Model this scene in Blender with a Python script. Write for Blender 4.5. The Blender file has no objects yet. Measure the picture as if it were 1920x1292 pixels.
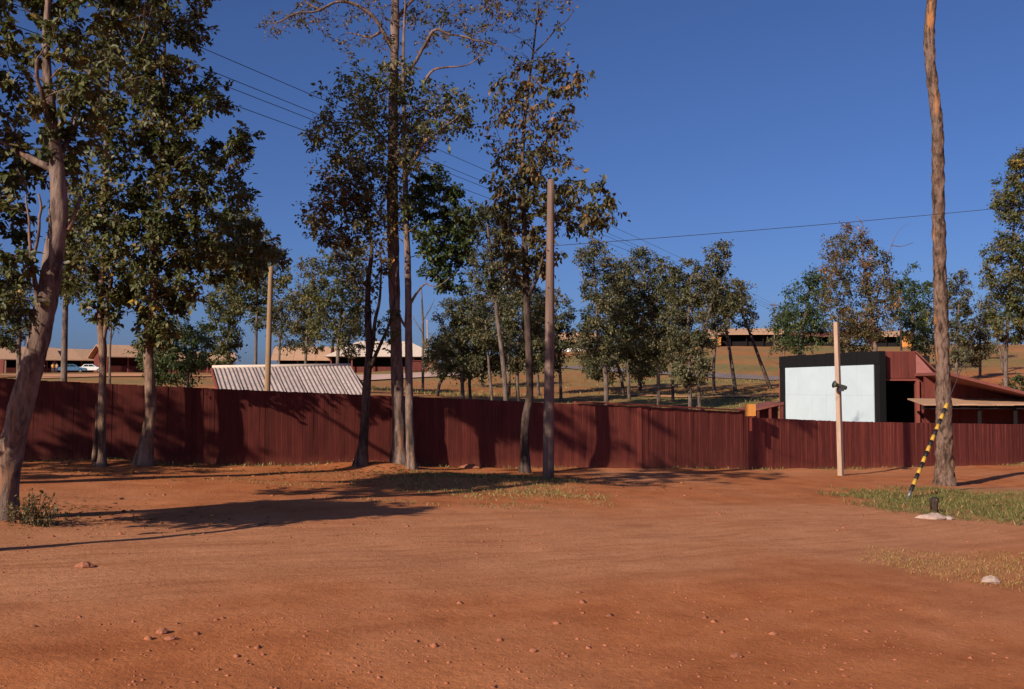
import bpy, math, random
import numpy as np
from mathutils import Vector, Matrix

# ---------------------------------------------------------------- camera, sky, sun, exposure
scene = bpy.context.scene
CAM_H, F, PITCH = 2.3, 1867.0, math.radians(2.576)
cam_d = bpy.data.cameras.new('camera'); cam = bpy.data.objects.new('camera', cam_d)
scene.collection.objects.link(cam); scene.camera = cam
cam.location = (0, 0, CAM_H); cam.rotation_euler = (math.pi/2 + PITCH, 0, 0)
cam_d.sensor_width = 36; cam_d.lens = 35.0; cam_d.clip_end = 9000; cam_d.clip_start = 0.1

SUN_EL, SUN_AZ = math.radians(26), math.radians(50)          # the light travels towards SUN_AZ, counted from +x to +y
d = Vector((math.cos(SUN_AZ)*math.cos(SUN_EL), math.sin(SUN_AZ)*math.cos(SUN_EL), -math.sin(SUN_EL)))
world = bpy.data.worlds.new('World'); scene.world = world; world.use_nodes = True
wn = world.node_tree; bgn = wn.nodes['Background']
sky = wn.nodes.new('ShaderNodeTexSky'); sky.sky_type = 'NISHITA'; sky.sun_disc = False
sky.sun_elevation = SUN_EL
sky.sun_rotation = math.atan2(-d.x, -d.y)
sky.altitude = 0; sky.air_density = 0.75; sky.dust_density = 1.6; sky.ozone_density = 10.0
film = wn.nodes.new('ShaderNodeMix'); film.data_type = 'RGBA'; film.blend_type = 'MULTIPLY'; film.inputs[0].default_value = 1.0
film.inputs[7].default_value = (1.22, 1.0, 1.04, 1)          # the slide film's rendering of blue, the same all over the sky
wn.links.new(sky.outputs[0], film.inputs[6]); wn.links.new(film.outputs[2], bgn.inputs[0]); bgn.inputs[1].default_value = 0.069
sun_d = bpy.data.lights.new('sun', 'SUN'); sun = bpy.data.objects.new('sun', sun_d)
scene.collection.objects.link(sun)
sun_d.energy = 5.0; sun_d.angle = math.radians(0.53); sun_d.color = (1.0, 0.86, 0.70)
sun.rotation_euler = d.to_track_quat('-Z', 'Y').to_euler()
scene.view_settings.view_transform = 'Standard'; scene.view_settings.look = 'None'
scene.view_settings.exposure = 0.45; scene.view_settings.gamma = 1.0
scene.view_settings.use_curve_mapping = False
scene.render.engine = 'CYCLES'

C = scene.collection
rng = np.random.default_rng(7)
random.seed(7)

# ---------------------------------------------------------------- noise, terrain, picture-to-place helpers
def _hash(ix, iy, seed):
    n = (ix.astype(np.int64)*374761393 + iy.astype(np.int64)*668265263 + seed*1274126177) & 0x7fffffff
    n = ((n ^ (n >> 13))*1274126177) & 0x7fffffff
    return ((n ^ (n >> 16)) & 0xffff)/65535.0
def noise2(x, y, seed=0):
    x = np.asarray(x, float); y = np.asarray(y, float)
    ix = np.floor(x); iy = np.floor(y); fx = x-ix; fy = y-iy
    fx = fx*fx*(3-2*fx); fy = fy*fy*(3-2*fy)
    a = _hash(ix, iy, seed); b = _hash(ix+1, iy, seed); c = _hash(ix, iy+1, seed); e = _hash(ix+1, iy+1, seed)
    return (a*(1-fx)+b*fx)*(1-fy) + (c*(1-fx)+e*fx)*fy - 0.5
def fbm(x, y, seed=0, o=4):
    s = 0; a = 1.0
    for k in range(o):
        s = s + a*noise2(x*2**k, y*2**k, seed+k*17); a *= 0.5
    return s
def sstep(a, b, x):
    t = np.clip((x-a)/(b-a), 0, 1); return t*t*(3-2*t)

FENCE = [(-16.5, 18.3), (-10.5, 21.5), (-4.7, 24.5), (3.7, 28.7), (7.4, 31.4), (11.4, 34.3), (14.2, 36.0), (20.1, 40.2), (32, 50)]
FX = [p[0] for p in FENCE]; FY = [p[1] for p in FENCE]
PX = [-60, -30, -14, -10.5, -8, -2.6, 3.7, 7.4, 11.4, 14.2, 20, 30, 80]
PZ = [1.9, 1.5, .93, .71, .57, .31, 0.0, -.22, -.44, -.54, -.74, -1.0, -1.6]
LY = [0, 28, 40, 60, 100, 150, 200, 300, 800, 6000]; LZ = [.4, .4, .6, 1.9, 3.2, 4.5, 5.6, 6.4, 8, 8]
RY = [0, 45, 55, 70, 85, 110, 150, 200, 260, 300, 500, 6000]; RZ = [-.8, -.8, -.4, 1.1, 2.2, 4.0, 7.0, 10.7, 14, 15.5, 16, 16]
def plane_z(x): return np.interp(x, PX, PZ)
def terrain(x, y):
    x = np.asarray(x, float); y = np.asarray(y, float)
    p = plane_z(x)
    # soft bank of soil under the trees at the fence and a verge along it
    p = p + 0.16*np.exp(-(((x+3.3)/1.1)**2 + ((y-24.6)/.7)**2)) + 0.10*np.exp(-(((x+8.5)/1.2)**2 + ((y-22.0)/.6)**2))
    dist = y - np.interp(x, FX, FY)
    p = p + 0.05*np.exp(-((dist+0.2)/.35)**2)*(0.6+fbm(x*1.3, y*1.3, 5))
    p = p + 0.09*np.exp(-(((x+0.1)/2.6)**2 + ((y-22.6)/1.1)**2)) + 0.13*np.exp(-(((x-13.0)/4.2)**2 + ((y-26.2)/2.2)**2))
    a = x/np.maximum(np.abs(y), 8.0)
    k = sstep(-.22, .17, a)
    h = np.interp(y, LY, LZ)*(1-k) + np.interp(y, RY, RZ)*k
    h = h + 0.5*fbm(x*.05, y*.05, 9)*sstep(50, 90, y)
    w = sstep(1.0, 13.0, dist)
    z = p*(1-w) + h*w
    near = 1-sstep(30, 60, y)
    lane = y - (14.0 + .62*x + .012*x*x)
    z = z + near*(1-sstep(-2, 1, dist))*.009*noise2(lane*1.5, x*.10+3, 91)*sstep(9, 3, np.abs(lane))
    return z + near*(0.05*fbm(x*.35, y*.35, 3, 3) + 0.012*fbm(x*2.2, y*2.2, 4, 3))
def tz(x, y): return float(terrain(np.array([x]), np.array([y]))[0])

cp, sp = math.cos(PITCH), math.sin(PITCH)
def ray(u, v):
    a = (u-960)/F; b = (646-v)/F
    return Vector((a, cp - b*sp, sp + b*cp))
def at(u, v, Y):
    r = ray(u, v); t = Y/r.y
    return Vector((r.x*t, Y, CAM_H + r.z*t))
def ground(u, v, t0=4.0):
    r = ray(u, v); t = np.arange(t0, 400, .02)
    x = r.x*t; y = r.y*t; z = CAM_H + r.z*t
    i = np.argmax(z < terrain(x, y))
    return Vector((x[i], y[i], tz(x[i], y[i])))

# ---------------------------------------------------------------- material helpers
def new_mat(name):
    m = bpy.data.materials.new(name); m.use_nodes = True
    nt = m.node_tree; return m, nt, nt.nodes['Principled BSDF']
def N(nt, t, **kw):
    n = nt.nodes.new(t)
    for k, v in kw.items(): setattr(n, k, v)
    return n
def ramp(nt, fac, stops):
    r = N(nt, 'ShaderNodeValToRGB'); nt.links.new(fac, r.inputs[0]); e = r.color_ramp.elements
    while len(e) < len(stops): e.new(0.5)
    for k, (p, c) in enumerate(stops):
        e[k].position = p; e[k].color = (*c, 1) if len(c) == 3 else c
    return r.outputs[0]
def mapped(nt, scale=(1, 1, 1), coord='Object'):
    tc = N(nt, 'ShaderNodeTexCoord'); mp = N(nt, 'ShaderNodeMapping'); mp.inputs['Scale'].default_value = scale
    nt.links.new(tc.outputs[coord], mp.inputs[0]); return mp.outputs[0]
def noise(nt, vec, scale, detail=5, rough=.6):
    n = N(nt, 'ShaderNodeTexNoise'); n.inputs['Scale'].default_value = scale
    n.inputs['Detail'].default_value = detail; n.inputs['Roughness'].default_value = rough
    if vec is not None: nt.links.new(vec, n.inputs[0])
    return n.outputs[0]
def mix(nt, f, a, b, blend='MIX'):
    m = N(nt, 'ShaderNodeMix', data_type='RGBA', blend_type=blend)
    for s, v in ((0, f), (6, a), (7, b)):
        if hasattr(v, 'links') or hasattr(v, 'is_linked'): nt.links.new(v, m.inputs[s])
        elif isinstance(v, (int, float)): m.inputs[s].default_value = v
        else: m.inputs[s].default_value = (*v, 1)
    return m.outputs[2]
def math_n(nt, op, a, b=None, clamp=False):
    m = N(nt, 'ShaderNodeMath', operation=op, use_clamp=clamp)
    for k, v in ((0, a), (1, b)):
        if v is None: continue
        if isinstance(v, (int, float)): m.inputs[k].default_value = v
        else: nt.links.new(v, m.inputs[k])
    return m.outputs[0]
def bump(nt, h, p, strength=.5, dist=.02):
    b = N(nt, 'ShaderNodeBump'); b.inputs['Strength'].default_value = strength; b.inputs['Distance'].default_value = dist
    nt.links.new(h, b.inputs['Height']); nt.links.new(b.outputs[0], p.inputs['Normal'])

def mat_plain(name, col, rough=.8, var=.25, scale=3.0, stretch=(1, 1, 1), bmp=.2, metallic=0, rnd=0.0):
    m, nt, p = new_mat(name)
    n = noise(nt, mapped(nt, stretch), scale, 6, .65)
    lo = tuple(c*(1-var) for c in col); hi = tuple(min(1, c*(1+var)) for c in col)
    c = ramp(nt, n, [(.3, lo), (.7, hi)])
    if rnd:
        oi = N(nt, 'ShaderNodeObjectInfo')
        v = math_n(nt, 'MULTIPLY_ADD', oi.outputs['Random'], rnd); v.node.inputs[2].default_value = 1-rnd/2
        cc = N(nt, 'ShaderNodeHueSaturation'); nt.links.new(c, cc.inputs['Color']); nt.links.new(v, cc.inputs['Value']); c = cc.outputs[0]
    nt.links.new(c, p.inputs['Base Color']); p.inputs['Roughness'].default_value = rough
    p.inputs['Metallic'].default_value = metallic; p.inputs['Specular IOR Level'].default_value = .25
    if bmp: bump(nt, n, p, bmp, .02)
    return m

def mat_bark(name, dark, mid, pale, patch=None, vscale=3.2, fiss=1.0):
    m, nt, p = new_mat(name)
    v = mapped(nt, (1, 1, .28)); v2 = mapped(nt, (1, 1, .55))
    n1 = noise(nt, v, vscale*5, 8, .7); n2 = noise(nt, v2, 2.6, 4, .55); n3 = noise(nt, v, vscale*2.2, 5, .6)
    c = ramp(nt, n1, [(.32, dark), (.5, mid), (.72, pale)])
    blot = ramp(nt, n2, [(.44, (0, 0, 0)), (.60, (1, 1, 1))])
    c = mix(nt, math_n(nt, 'MULTIPLY', blot, .55), c, pale)
    dk = ramp(nt, n3, [(.36, (1, 1, 1)), (.49, (0, 0, 0))])
    c = mix(nt, math_n(nt, 'MULTIPLY', dk, .75*fiss), c, dark)
    if patch:
        n4 = noise(nt, mapped(nt, (1.6, 1.6, .18)), 2.4, 4, .6)
        f = ramp(nt, n4, [(.60, (0, 0, 0)), (.65, (1, 1, 1))])
        c = mix(nt, math_n(nt, 'MULTIPLY', f, .8), c, patch)
    nt.links.new(c, p.inputs['Base Color']); p.inputs['Roughness'].default_value = .9; p.inputs['Specular IOR Level'].default_value = .15
    bump(nt, math_n(nt, 'ADD', n1, n3), p, .8, .03)
    return m

def mat_leaf(name, stops, trans=.22, rough=.5):
    m, nt, p = new_mat(name)
    a = N(nt, 'ShaderNodeAttribute', attribute_name='tint')
    c = ramp(nt, a.outputs['Fac'], stops)
    nt.links.new(c, p.inputs['Base Color']); p.inputs['Roughness'].default_value = rough; p.inputs['Specular IOR Level'].default_value = .3
    t = N(nt, 'ShaderNodeBsdfTranslucent'); nt.links.new(mix(nt, .5, c, (.20, .20, .03)), t.inputs[0])
    ms = N(nt, 'ShaderNodeMixShader'); ms.inputs[0].default_value = trans
    out = nt.nodes['Material Output']
    nt.links.new(p.outputs[0], ms.inputs[1]); nt.links.new(t.outputs[0], ms.inputs[2]); nt.links.new(ms.outputs[0], out.inputs[0])
    return m

# ---------------------------------------------------------------- mesh helpers
class MB:
    def __init__(s): s.v = []; s.f = []
    def add(s, vs, fs):
        o = len(s.v); s.v += [tuple(v) for v in vs]; s.f += [tuple(i+o for i in f) for f in fs]
    def box(s, c, size, rz=0.0, M=None):
        hx, hy, hz = (q/2 for q in size)
        R = M if M is not None else Matrix.Rotation(rz, 3, 'Z')
        vs = [Vector(c) + R @ Vector((x, y, z)) for x, y, z in ((-hx,-hy,-hz),(hx,-hy,-hz),(hx,hy,-hz),(-hx,hy,-hz),(-hx,-hy,hz),(hx,-hy,hz),(hx,hy,hz),(-hx,hy,hz))]
        s.add(vs, [(0,3,2,1),(4,5,6,7),(0,1,5,4),(1,2,6,5),(2,3,7,6),(3,0,4,7)]); return s
    def prism(s, pts, ext):
        """closed polygon pts pushed along the vector ext"""
        n = len(pts); a = [Vector(p) for p in pts]; b = [p + Vector(ext) for p in a]
        s.add(a+b, [tuple(range(n-1, -1, -1)), tuple(range(n, 2*n))] + [(i, (i+1) % n, n+(i+1) % n, n+i) for i in range(n)]); return s
    def tube(s, pts, rads, n=8, wob=0.0, seed=0, cap=True):
        pts = [Vector(p) for p in pts]; m = len(pts); P = np.array(pts)
        t = np.gradient(P, axis=0) if m > 2 else np.array([P[1]-P[0]]*2)
        t /= np.linalg.norm(t, axis=1)[:, None]+1e-9
        u = np.cross(t[0], (0, 1, 0) if abs(t[0][1]) < .9 else (1, 0, 0)); u /= np.linalg.norm(u)
        ang = np.linspace(0, 2*np.pi, n, endpoint=False); V = []
        for i in range(m):
            u = u - t[i]*np.dot(u, t[i]); u /= np.linalg.norm(u)+1e-9; w = np.cross(t[i], u)
            r = np.full(n, rads[i])
            if wob:
                r = r*(1 + wob*(fbm(np.cos(ang)*1.6+seed*3.1+7+i*.13, np.sin(ang)*1.6+i*.22+seed, seed, 3)) + wob*.5*noise2(ang*5.0, np.full(n, i*.45), seed+3))
            V.append(P[i] + np.outer(np.cos(ang)*r, u) + np.outer(np.sin(ang)*r, w))
        o = len(s.v); s.v += [tuple(q) for q in np.concatenate(V)]
        for i in range(m-1):
            for k in range(n):
                s.f.append((o+i*n+k, o+i*n+(k+1) % n, o+(i+1)*n+(k+1) % n, o+(i+1)*n+k))
        if cap: s.f.append(tuple(o+(m-1)*n+k for k in range(n))); s.f.append(tuple(o+n-1-k for k in range(n)))
        return s
    def build(s, name, mat, parent=None, smooth=False):
        me = bpy.data.meshes.new(name)
        off = parent_world(parent) if parent is not None else Vector((0, 0, 0))
        me.from_pydata([(x-off.x, y-off.y, z-off.z) for x, y, z in s.v], [], s.f)
        if smooth: me.polygons.foreach_set('use_smooth', [True]*len(me.polygons))
        return link(name, me, mat, parent)
def parent_world(o):
    v = Vector(o.location); p = o.parent
    while p is not None: v += Vector(p.location); p = p.parent
    return v
def link(name, me, mat, parent=None):
    me.materials.clear() if me.materials else None
    if mat is not None: me.materials.append(mat)
    o = bpy.data.objects.new(name, me); C.objects.link(o)
    if parent is not None: o.parent = parent
    return o
def tag(o, label, cat, group=None, kind=None):
    if label: o['label'] = label
    if cat: o['category'] = cat
    if group: o['group'] = group
    if kind: o['kind'] = kind
    return o
def thing(name, label, cat, loc, group=None):
    o = bpy.data.objects.new(name, None); C.objects.link(o); o.location = loc; o.empty_display_size = .3
    return tag(o, label, cat, group)
def struct(o): o['kind'] = 'structure'; return o
def smooth_path(pts, step):
    """Catmull-Rom through (x,y,z,r) rows"""
    P = np.array(pts, float); Q = np.vstack([2*P[0]-P[1], P, 2*P[-1]-P[-2]]); out = []
    for i in range(1, len(Q)-2):
        n = max(1, int(np.linalg.norm(Q[i+1][:3]-Q[i][:3])/step))
        for k in range(n):
            t = k/n
            out.append(.5*((2*Q[i]) + (-Q[i-1]+Q[i+1])*t + (2*Q[i-1]-5*Q[i]+4*Q[i+1]-Q[i+2])*t*t + (-Q[i-1]+3*Q[i]-3*Q[i+1]+Q[i+2])*t**3))
    out.append(P[-1]); return np.array(out)

# ---------------------------------------------------------------- materials
def mat_ground():
    m, nt, p = new_mat('laterite_ground')
    g = N(nt, 'ShaderNodeAttribute', attribute_name='grassy').outputs['Fac']
    tr = N(nt, 'ShaderNodeAttribute', attribute_name='track').outputs['Fac']
    v = mapped(nt)
    n_big = noise(nt, v, .22, 4, .55); n_mid = noise(nt, v, 1.3, 6, .65); n_fine = noise(nt, v, 14, 6, .7); n_grit = noise(nt, v, 55, 4, .7)
    soil = ramp(nt, n_mid, [(.28, (.297, .090, .031)), (.52, (.391, .133, .048)), (.76, (.456, .172, .071))])
    pale = ramp(nt, n_mid, [(.3, (.387, .163, .076)), (.7, (.464, .211, .105))])
    tf = math_n(nt, 'MULTIPLY', ramp(nt, math_n(nt, 'ADD', n_big, math_n(nt, 'MULTIPLY', tr, .4)), [(.48, (0, 0, 0)), (.80, (1, 1, 1))]), .9)
    c = mix(nt, tf, soil, pale)
    # faint wheel marks bend along the carriageway (the 'lane' attribute counts metres across it)
    ln = N(nt, 'ShaderNodeAttribute', attribute_name='lane').outputs['Fac']
    sx = N(nt, 'ShaderNodeSeparateXYZ'); tc = N(nt, 'ShaderNodeTexCoord'); nt.links.new(tc.outputs['Object'], sx.inputs[0])
    cx = N(nt, 'ShaderNodeCombineXYZ'); nt.links.new(math_n(nt, 'MULTIPLY', sx.outputs[0], .16), cx.inputs[0]); nt.links.new(math_n(nt, 'ADD', ln, math_n(nt, 'MULTIPLY', n_mid, .5)), cx.inputs[1])
    n_rut = noise(nt, cx.outputs[0], 1.7, 4, .6)
    rut = ramp(nt, n_rut, [(.36, (.88, .84, .82)), (.50, (1, 1, 1)), (.7, (1.08, 1.09, 1.12))])
    cx2 = N(nt, 'ShaderNodeCombineXYZ'); nt.links.new(math_n(nt, 'MULTIPLY', sx.outputs[0], .10), cx2.inputs[0]); nt.links.new(math_n(nt, 'ADD', ln, math_n(nt, 'MULTIPLY', n_big, 2.0)), cx2.inputs[1])
    n_tyre = noise(nt, cx2.outputs[0], 7.5, 3, .5)
    tyre = ramp(nt, n_tyre, [(.38, (.80, .76, .74)), (.47, (1, 1, 1)), (.62, (1.05, 1.06, 1.08))])
    c = mix(nt, math_n(nt, 'MULTIPLY', tr, .8), c, tyre, 'MULTIPLY')
    c = mix(nt, math_n(nt, 'MULTIPLY', n_big, 1.7, True), c, rut, 'MULTIPLY')
    c = mix(nt, .5, c, ramp(nt, n_fine, [(.28, (.6, .56, .54)), (.5, (1, 1, 1)), (.8, (1.08, 1.08, 1.08))]), 'MULTIPLY')
    c = mix(nt, .6, c, ramp(nt, n_grit, [(.34, (.5, .45, .43)), (.47, (1, 1, 1)), (.68, (1.14, 1.14, 1.16))]), 'MULTIPLY')
    gr = ramp(nt, n_mid, [(.28, (.085, .085, .032)), (.44, (.150, .130, .048)), (.58, (.235, .160, .062)), (.75, (.31, .165, .068))])
    gf = ramp(nt, math_n(nt, 'ADD', math_n(nt, 'MULTIPLY', g, 1.0), math_n(nt, 'MULTIPLY_ADD', n_mid, .8)), [(.35, (0, 0, 0)), (.75, (1, 1, 1))])
    gf.node.inputs[0].links[0].from_node.inputs[1].links[0].from_node.inputs[2].default_value = -.4
    c = mix(nt, gf, c, gr)
    nt.links.new(c, p.inputs['Base Color']); p.inputs['Roughness'].default_value = .95; p.inputs['Specular IOR Level'].default_value = .1
    hgt = math_n(nt, 'ADD', math_n(nt, 'MULTIPLY', n_mid, 1.2), math_n(nt, 'ADD', n_fine, math_n(nt, 'MULTIPLY', n_grit, .35)))
    bump(nt, hgt, p, .55, .035)
    return m
M = {}
M['ground'] = mat_ground()
M['fence'] = None
def mat_fence():
    m, nt, p = new_mat('red_stained_planks')
    oi = N(nt, 'ShaderNodeObjectInfo')
    tc = N(nt, 'ShaderNodeTexCoord'); mp = N(nt, 'ShaderNodeMapping'); mp.inputs['Scale'].default_value = (1, 1, .08)
    ad = N(nt, 'ShaderNodeVectorMath', operation='ADD'); cx = N(nt, 'ShaderNodeCombineXYZ')
    nt.links.new(math_n(nt, 'MULTIPLY', oi.outputs['Random'], 90), cx.inputs[0]); nt.links.new(math_n(nt, 'MULTIPLY', oi.outputs['Random'], 37), cx.inputs[2])
    nt.links.new(tc.outputs['Object'], ad.inputs[0]); nt.links.new(cx.outputs[0], ad.inputs[1]); nt.links.new(ad.outputs[0], mp.inputs[0])
    n1 = noise(nt, mp.outputs[0], 42, 6, .7); n2 = noise(nt, ad.outputs[0], 1.6, 4, .6)
    c = ramp(nt, n1, [(.3, (.128, .030, .023)), (.55, (.212, .050, .037)), (.8, (.275, .074, .054))])
    c = mix(nt, .8, c, ramp(nt, oi.outputs['Random'], [(0, (.72, .70, .70)), (.5, (.95, .93, .92)), (.9, (1.06, 1.02, 1.0)), (1, (1.35, 1.3, 1.25))]), 'MULTIPLY')
    c = mix(nt, .6, c, ramp(nt, n2, [(.3, (.6, .58, .58)), (.6, (1.1, 1.1, 1.1))]), 'MULTIPLY')
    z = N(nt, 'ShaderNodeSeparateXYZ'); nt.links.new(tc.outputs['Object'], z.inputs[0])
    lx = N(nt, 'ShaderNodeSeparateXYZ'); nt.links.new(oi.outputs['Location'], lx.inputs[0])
    x_tone = N(nt, 'ShaderNodeMapRange'); nt.links.new(lx.outputs[0], x_tone.inputs[0]); x_tone.inputs[1].default_value = -5; x_tone.inputs[2].default_value = 6
    c = mix(nt, 1.0, c, ramp(nt, x_tone.outputs[0], [(0, (.46, .39, .39)), (1, (.80, .79, .78))]), 'MULTIPLY')  # planks darker towards the left, paler towards the right
    dirt = ramp(nt, math_n(nt, 'ADD', z.outputs[2], math_n(nt, 'MULTIPLY', n2, .35)), [(.15, (1, 1, 1)), (.34, (0, 0, 0))])
    c = mix(nt, math_n(nt, 'MULTIPLY', dirt, .35), c, (.33, .10, .05))
    nt.links.new(c, p.inputs['Base Color']); p.inputs['Roughness'].default_value = .75; p.inputs['Specular IOR Level'].default_value = .2
    bump(nt, n1, p, .35, .006)
    return m
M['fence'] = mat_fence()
M['fence_trim'] = mat_plain('red_stained_trim', (.15, .030, .022), .75, .3, 8, (1, 1, .3), .2, rnd=.3)
M['pole'] = mat_plain('weathered_pole_wood', (.142, .093, .074), .9, .45, 5, (3, 3, .12), .5)
M['post_pale'] = mat_plain('pale_post_concrete', (.344, .237, .172), .9, .22, 6, (2, 2, .25), .3)
M['post_tan'] = mat_plain('tan_pole_wood', (.232, .150, .082), .9, .25, 6, (3, 3, .15), .3)
M['wire'] = mat_plain('dark_wire', (.035, .035, .045), .6, .1, 3, bmp=0)
M['black'] = mat_plain('black_painted_board', (.0035, .0035, .004), .8, .3, 3, (1, 1, .3), .15)
M['void'] = mat_plain('interior_shade_board', (.008, .006, .006), .95, .3, 2, bmp=0)  # near-black: shade of interiors and porches is put into the colour
M['white'] = mat_plain('white_screen_paint', (.41, .49, .53), .7, .05, 1.1, (1, 1, 1), .08)
M['siding'] = mat_plain('red_brown_siding', (.115, .026, .019), .8, .25, 5, (1, 1, .15), .3, rnd=.25)
M['siding_lit'] = mat_plain('sunlit_red_siding', (.185, .050, .038), .8, .2, 5, (1, 1, .2), .2, rnd=.2)  # lighter copy of the siding, with sunlight put into its colour
M['roof_red'] = mat_plain('red_brown_roofing', (.165, .052, .040), .85, .2, 4, (1, 1, 1), .2)
M['roof_tan'] = mat_plain('tan_dusty_roofing', (.396, .237, .146), .9, .15, 2, (1, 1, 1), .15, rnd=.15)
M['roof_grey'] = mat_plain('weathered_cement_roofing', (.318, .254, .228), .9, .25, 4, (1, 1, 1), .3, rnd=.2)
M['roof_pale'] = mat_plain('pale_roofing', (.499, .404, .327), .9, .12, 2, bmp=.1, rnd=.1)
M['orange'] = mat_plain('orange_plywood', (.58, .24, .055), .8, .18, 5, (1, 1, .2), .15)
M['yellow'] = mat_plain('yellow_band_paint', (.42, .25, .035), .6, .2, 9, bmp=.1)
M['band_black'] = mat_plain('black_band_paint', (.012, .012, .012), .6, .3, 9, bmp=.1)
M['grey_metal'] = mat_plain('grey_metal', (.22, .22, .22), .5, .3, 9, bmp=.1, metallic=.6)
M['stone'] = mat_plain('pale_stone', (.327, .237, .198), .95, .3, 9, bmp=.6)
M['rock'] = mat_plain('red_rock', (.255, .095, .052), .95, .35, 14, bmp=.6)
M['gravel'] = mat_plain('laterite_gravel', (.275, .095, .048), .95, .45, 6, bmp=.4)
M['bark_grey'] = mat_bark('bark_grey_patchy', (.034, .023, .018), (.120, .080, .062), (.265, .185, .148), patch=(.25, .115, .065))
M['bark_mottled'] = mat_bark('bark_pale_mottled', (.034, .022, .015), (.120, .069, .046), (.267, .176, .129))
M['bark_dark'] = mat_bark('bark_dark', (.014, .010, .008), (.05, .033, .026), (.125, .085, .068))
M['bark_plates'] = mat_bark('bark_fissured_plates', (.022, .014, .010), (.107, .065, .046), (.202, .133, .101), patch=(.344, .146, .052), vscale=4.5, fiss=1.25)
M['bark_far'] = mat_bark('bark_far_grey', (.030, .022, .019), (.095, .067, .055), (.189, .142, .116))
G = (.030, .036, .013)
M['leaf_dark'] = mat_leaf('leaf_dark_green', [(0, (.036, .048, .016)), (.42, (.074, .086, .028)), (.72, (.132, .118, .046)), (.93, (.19, .14, .06)), (1, (.36, .21, .035))], .2)
M['leaf_olive'] = mat_leaf('leaf_olive_brown', [(0, (.040, .052, .017)), (.40, (.080, .092, .030)), (.70, (.138, .118, .047)), (.92, (.20, .135, .06)), (1, (.40, .24, .03))], .22)
M['leaf_brown'] = mat_leaf('leaf_brown_dry', [(0, (.040, .042, .016)), (.35, (.085, .078, .028)), (.65, (.14, .088, .040)), (.9, (.22, .11, .045)), (1, (.42, .17, .04))], .2)
M['leaf_green'] = mat_leaf('leaf_fresh_green', [(0, (.020, .042, .013)), (.5, (.045, .072, .022)), (.9, (.085, .095, .03)), (1, (.25, .22, .03))], .22)
M['leaf_far'] = mat_leaf('leaf_far_olive', [(0, (.036, .045, .022)), (.4, (.078, .082, .036)), (.7, (.135, .112, .055)), (.92, (.185, .135, .07)), (1, (.26, .16, .06))], .2)
M['grass_green'] = mat_leaf('grass_green_blades', [(0, (.055, .075, .018)), (.5, (.11, .115, .03)), (.85, (.24, .19, .07)), (1, (.38, .26, .11))], .2, .7)
M['grass_dry'] = mat_leaf('grass_dry_blades', [(0, (.179, .117, .038)), (.5, (.289, .172, .058)), (1, (.358, .227, .090))], .25, .7)
M['skin'] = mat_plain('skin', (.25, .13, .08), .6, .1, 3, bmp=0)
M['car_blue'] = mat_plain('blue_car_paint', (.06, .14, .24), .35, .1, 3, bmp=0)
M['car_white'] = mat_plain('white_car_paint', (.62, .62, .60), .35, .06, 3, bmp=0)
M['glass'] = mat_plain('dark_car_glass', (.02, .025, .03), .1, .1, 3, bmp=0)
M['rubber'] = mat_plain('tyre_rubber', (.02, .02, .02), .8, .2, 5, bmp=0)
M['cloth_white'] = mat_plain('white_cloth', (.7, .7, .7), .9, .1, 5, bmp=0)
M['cloth_orange'] = mat_plain('orange_cloth', (.6, .25, .05), .9, .1, 5, bmp=0)
M['cloth_dark'] = mat_plain('dark_cloth', (.05, .05, .07), .9, .2, 5, bmp=0)
M['asphalt'] = mat_plain('grey_road_surface', (.17, .13, .125), .95, .2, .8, bmp=.1)
M['road_dirt'] = mat_plain('pale_dirt_track', (.47, .22, .11), .95, .15, .6, bmp=.1)
M['yard'] = mat_plain('pale_yard_gravel', (.46, .30, .24), .95, .18, .3, bmp=.1)
M['mast_red'] = mat_plain('mast_red_paint', (.55, .10, .10), .6, .1, 3, bmp=0)
M['mast_white'] = mat_plain('mast_white_paint', (.75, .75, .75), .6, .05, 3, bmp=0)

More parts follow.
